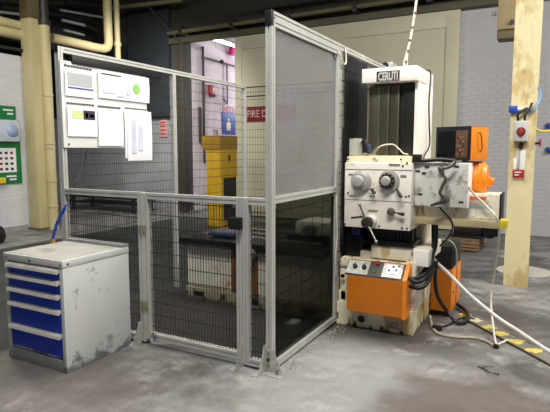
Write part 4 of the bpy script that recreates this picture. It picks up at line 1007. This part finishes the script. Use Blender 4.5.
# tan hanging bracket behind the column, top
a, b_ = ay(497, 30, 7.2), ay(516, 0, 7.2)
t = thing('crane_bracket', 'tan boxed steel crane bracket hanging behind the top of the right stanchion', 'bracket', (a.x, 7.2, a.z))
B().box(a.x, b_.x+.1, 7.2, 7.5, a.z, 5.9, .01).obj('box_section', M('bracket_tan', (150, 134, 98), .6, dirt=[((100, 84, 56), .6, 6)]), t)
B().box(a.x, b_.x+.1, 7.22, 7.48, a.z-.11, a.z, .012).obj('end_shoe', M('shoe_brown', (96, 84, 62), .6), t)
c = ay(512, 22, 7.19); B().cyl((c.x, 7.18, c.z), (c.x, 7.2, c.z), .03).obj('bolt_hole', black, t)
c = ay(494, 14, 7.3); B().sph((c.x, 7.3, c.z), .03).cyl((c.x, 7.3, c.z), (a.x+.01, 7.3, c.z), .01).obj('eye_bolt', galv, t)

# ================================================================ CABLES ON THE FLOOR AND IN THE AIR
def fl(px, py, z=.012): return az(px, py, z)
tag(B().tube([ay(432, 256, 4.5), ay(436, 262, 4.55), ay(447, 272, 4.6), ay(470, 295, 4.62), ay(497, 317, 4.62), ay(520, 332, 4.55), ay(552, 353, 4.4), ay(590, 372, 4.3)], .015, 12).obj('white_hose', plast_w, origin=(-.9, 4.5, .7)), 'thick white hose sweeping from the machine down to the right', 'hose')
tag(B().tube([ay(468, 186, 4.27), ay(473, 193, 4.30), ay(486, 206, 4.33), ay(496, 217, 4.325), ay(499, 228, 4.40), ay(498, 245, 4.5), ay(494, 275, 4.7), ay(491, 300, 4.7), ay(493, 325, 4.55), fl(496, 343), fl(501, 343), fl(507, 340)], .009, 8).obj('hanging_cable', cablew, origin=(-.6, 4.3, 1.2)), 'thin white cable hanging past the end of the boom to the floor', 'cable')
tag(B().tube([fl(430, 316), fl(433, 328), fl(440, 334), fl(455, 337), fl(475, 338), fl(488, 342), fl(495, 347)], .012, 8).obj('floor_cable', cableg, origin=fl(430, 316)), 'beige cable curving over the floor in front of the orange unit', 'cable')
tag(B().tube([fl(436, 328, .02), fl(448, 325), fl(462, 318), fl(475, 319)], .007, 8).obj('floor_cable', rubber, origin=fl(436, 328)), 'short thin dark cable on the floor below the orange unit', 'cable')
tag(B().tube([ay(436, 262, 4.5), ay(435, 280, 4.6), ay(438, 297, 4.65), ay(447, 311, 4.72), fl(456, 322, .03), fl(464, 322, .03), fl(468, 318, .03), fl(466, 311, .03), fl(458, 305, .03)], .018, 10).obj('black_hose', rubber, origin=(-.9, 4.6, .3)), 'thick black hose looping from the machine over the floor by the orange unit', 'hose')
t = thing('cable_joint', 'small black plug lying on the beige floor cable', 'plug', fl(496, 347))
B().box(-.02, .02, -.015, .015, -.01, .02, .005).obj('plug_body', black, t, local=True)
B().cyl((.02, 0, .005), (.035, 0, .005), .006, seg=8).obj('pin', steel, t, local=True)
c = fl(437, 329)
t = thing('cable_joint', 'small black plug on the floor under the orange unit', 'plug', c)
B().box(-.04, .04, -.02, .02, -.01, .03, .006).obj('plug_body', black, t, local=True)
B().cyl((.04, 0, .01), (.06, 0, .01), .008, seg=8).obj('pin', steel, t, local=True)
tag(B().tube([fl(478, 366, .006), fl(484, 369, .006), fl(492, 373, .02), fl(499, 374, .006)], .004, 6).tube([fl(482, 367, .006), fl(488, 366, .01), fl(494, 366.5, .006)], .003, 6).obj('wire_scrap', rubber, origin=fl(484, 369)), 'bent scrap of black wire on the bare floor at lower right', 'wire')
# floor cable cover with yellow worn marks
s0, s1 = fl(463, 318.5, 0), fl(547, 364, 0)
d_ = (s1-s0).normalized(); nn = Vector((-d_.y, d_.x, 0)); s1 = s0 + d_*4
t = thing('floor_marking_strip', 'worn floor strip with a row of yellow painted blotches at the right', 'floor strip', (s0.x, s0.y, 0))
wdt = .15
B().prism([s0, s1, s1+nn*wdt, s0+nn*wdt], (0, 0, .006)).obj('strip', M('strip_grey', (120, 117, 112), .6, 0, .15, 8), t)
B().prism([s0-nn*.012, s1-nn*.012, s1, s0], (0, 0, .016)).obj('edge_angle', M('edge_brown', (84, 72, 54), .5, .2), t)
B().prism([s0+nn*wdt, s1+nn*wdt, s1+nn*(wdt+.01), s0+nn*(wdt+.01)], (0, 0, .010)).obj('edge_angle', M('edge_pale', (150, 142, 128), .5, .2), t)
for i, (px_, py_) in enumerate(((472, 314), (483.5, 319.5), (496, 326.5), (509.5, 333), (524, 341), (542, 349.5))):
    c = fl(px_, py_, .006); k = (c-s0).dot(d_); cc_ = s0+d_*k+nn*wdt*.5
    P = []
    for j in range(14):
        an = j*2*math.pi/14; r_ = .052*(1+.35*random.uniform(-1, 1)); P.append(cc_+d_*math.cos(an)*r_+nn*math.sin(an)*r_*1.2)
    B().prism(P, (0, 0, .0085)).obj('yellow_blotch', ytape if i != 1 else M('pale_blotch', (206, 198, 160), .6), t, smooth=False)
for i in range(8):
    k = 1.75+i*.24; cc_ = s0+d_*k+nn*wdt*.5; P = []
    if k > 3.9: break
    for j in range(12):
        an = j*2*math.pi/12; r_ = .055*(1+.3*random.uniform(-1, 1)); P.append(cc_+d_*math.cos(an)*r_+nn*math.sin(an)*r_)
    B().prism(P, (0, 0, .0085)).obj('yellow_blotch', ytape, t, smooth=False)
# loose stick by the near foot and debris along the rail
tag(B().cyl(fl(294, 362, .005), ay(289.5, 351, 3.05)+Vector((.0, .0, 0)), .004, seg=6).obj('metal_offcut', galv, origin=fl(294, 362)), 'thin metal rod propped beside the near foot bracket of the cage', 'rod')
b = B()
for i in range(170):
    y = random.uniform(3.1, 4.15); x = XN+.05+abs(random.gauss(0, .05)); r = random.uniform(.002, .006)
    b.box(x-r, x+r, y-r*random.uniform(.6, 2), y+r, 0, r*1.3)
for i in range(110):
    x = random.uniform(-3.4, .6); y = random.uniform(1.4, 4.6); r = random.uniform(.0015, .004)
    if (-3.75 < x < -.9 and y > 2.9) or (x < -2.85 and y > 2.3): continue
    b.box(x-r, x+r, y-r, y+r*1.6, 0, r*1.2)
tag(b.obj('floor_swarf', M('swarf_pale', (176, 172, 160), .5, .2), smooth=False), 'pale metal chips strewn along the cage bottom rail and floor', 'swarf', kind='stuff')
# manhole patch on floor behind column
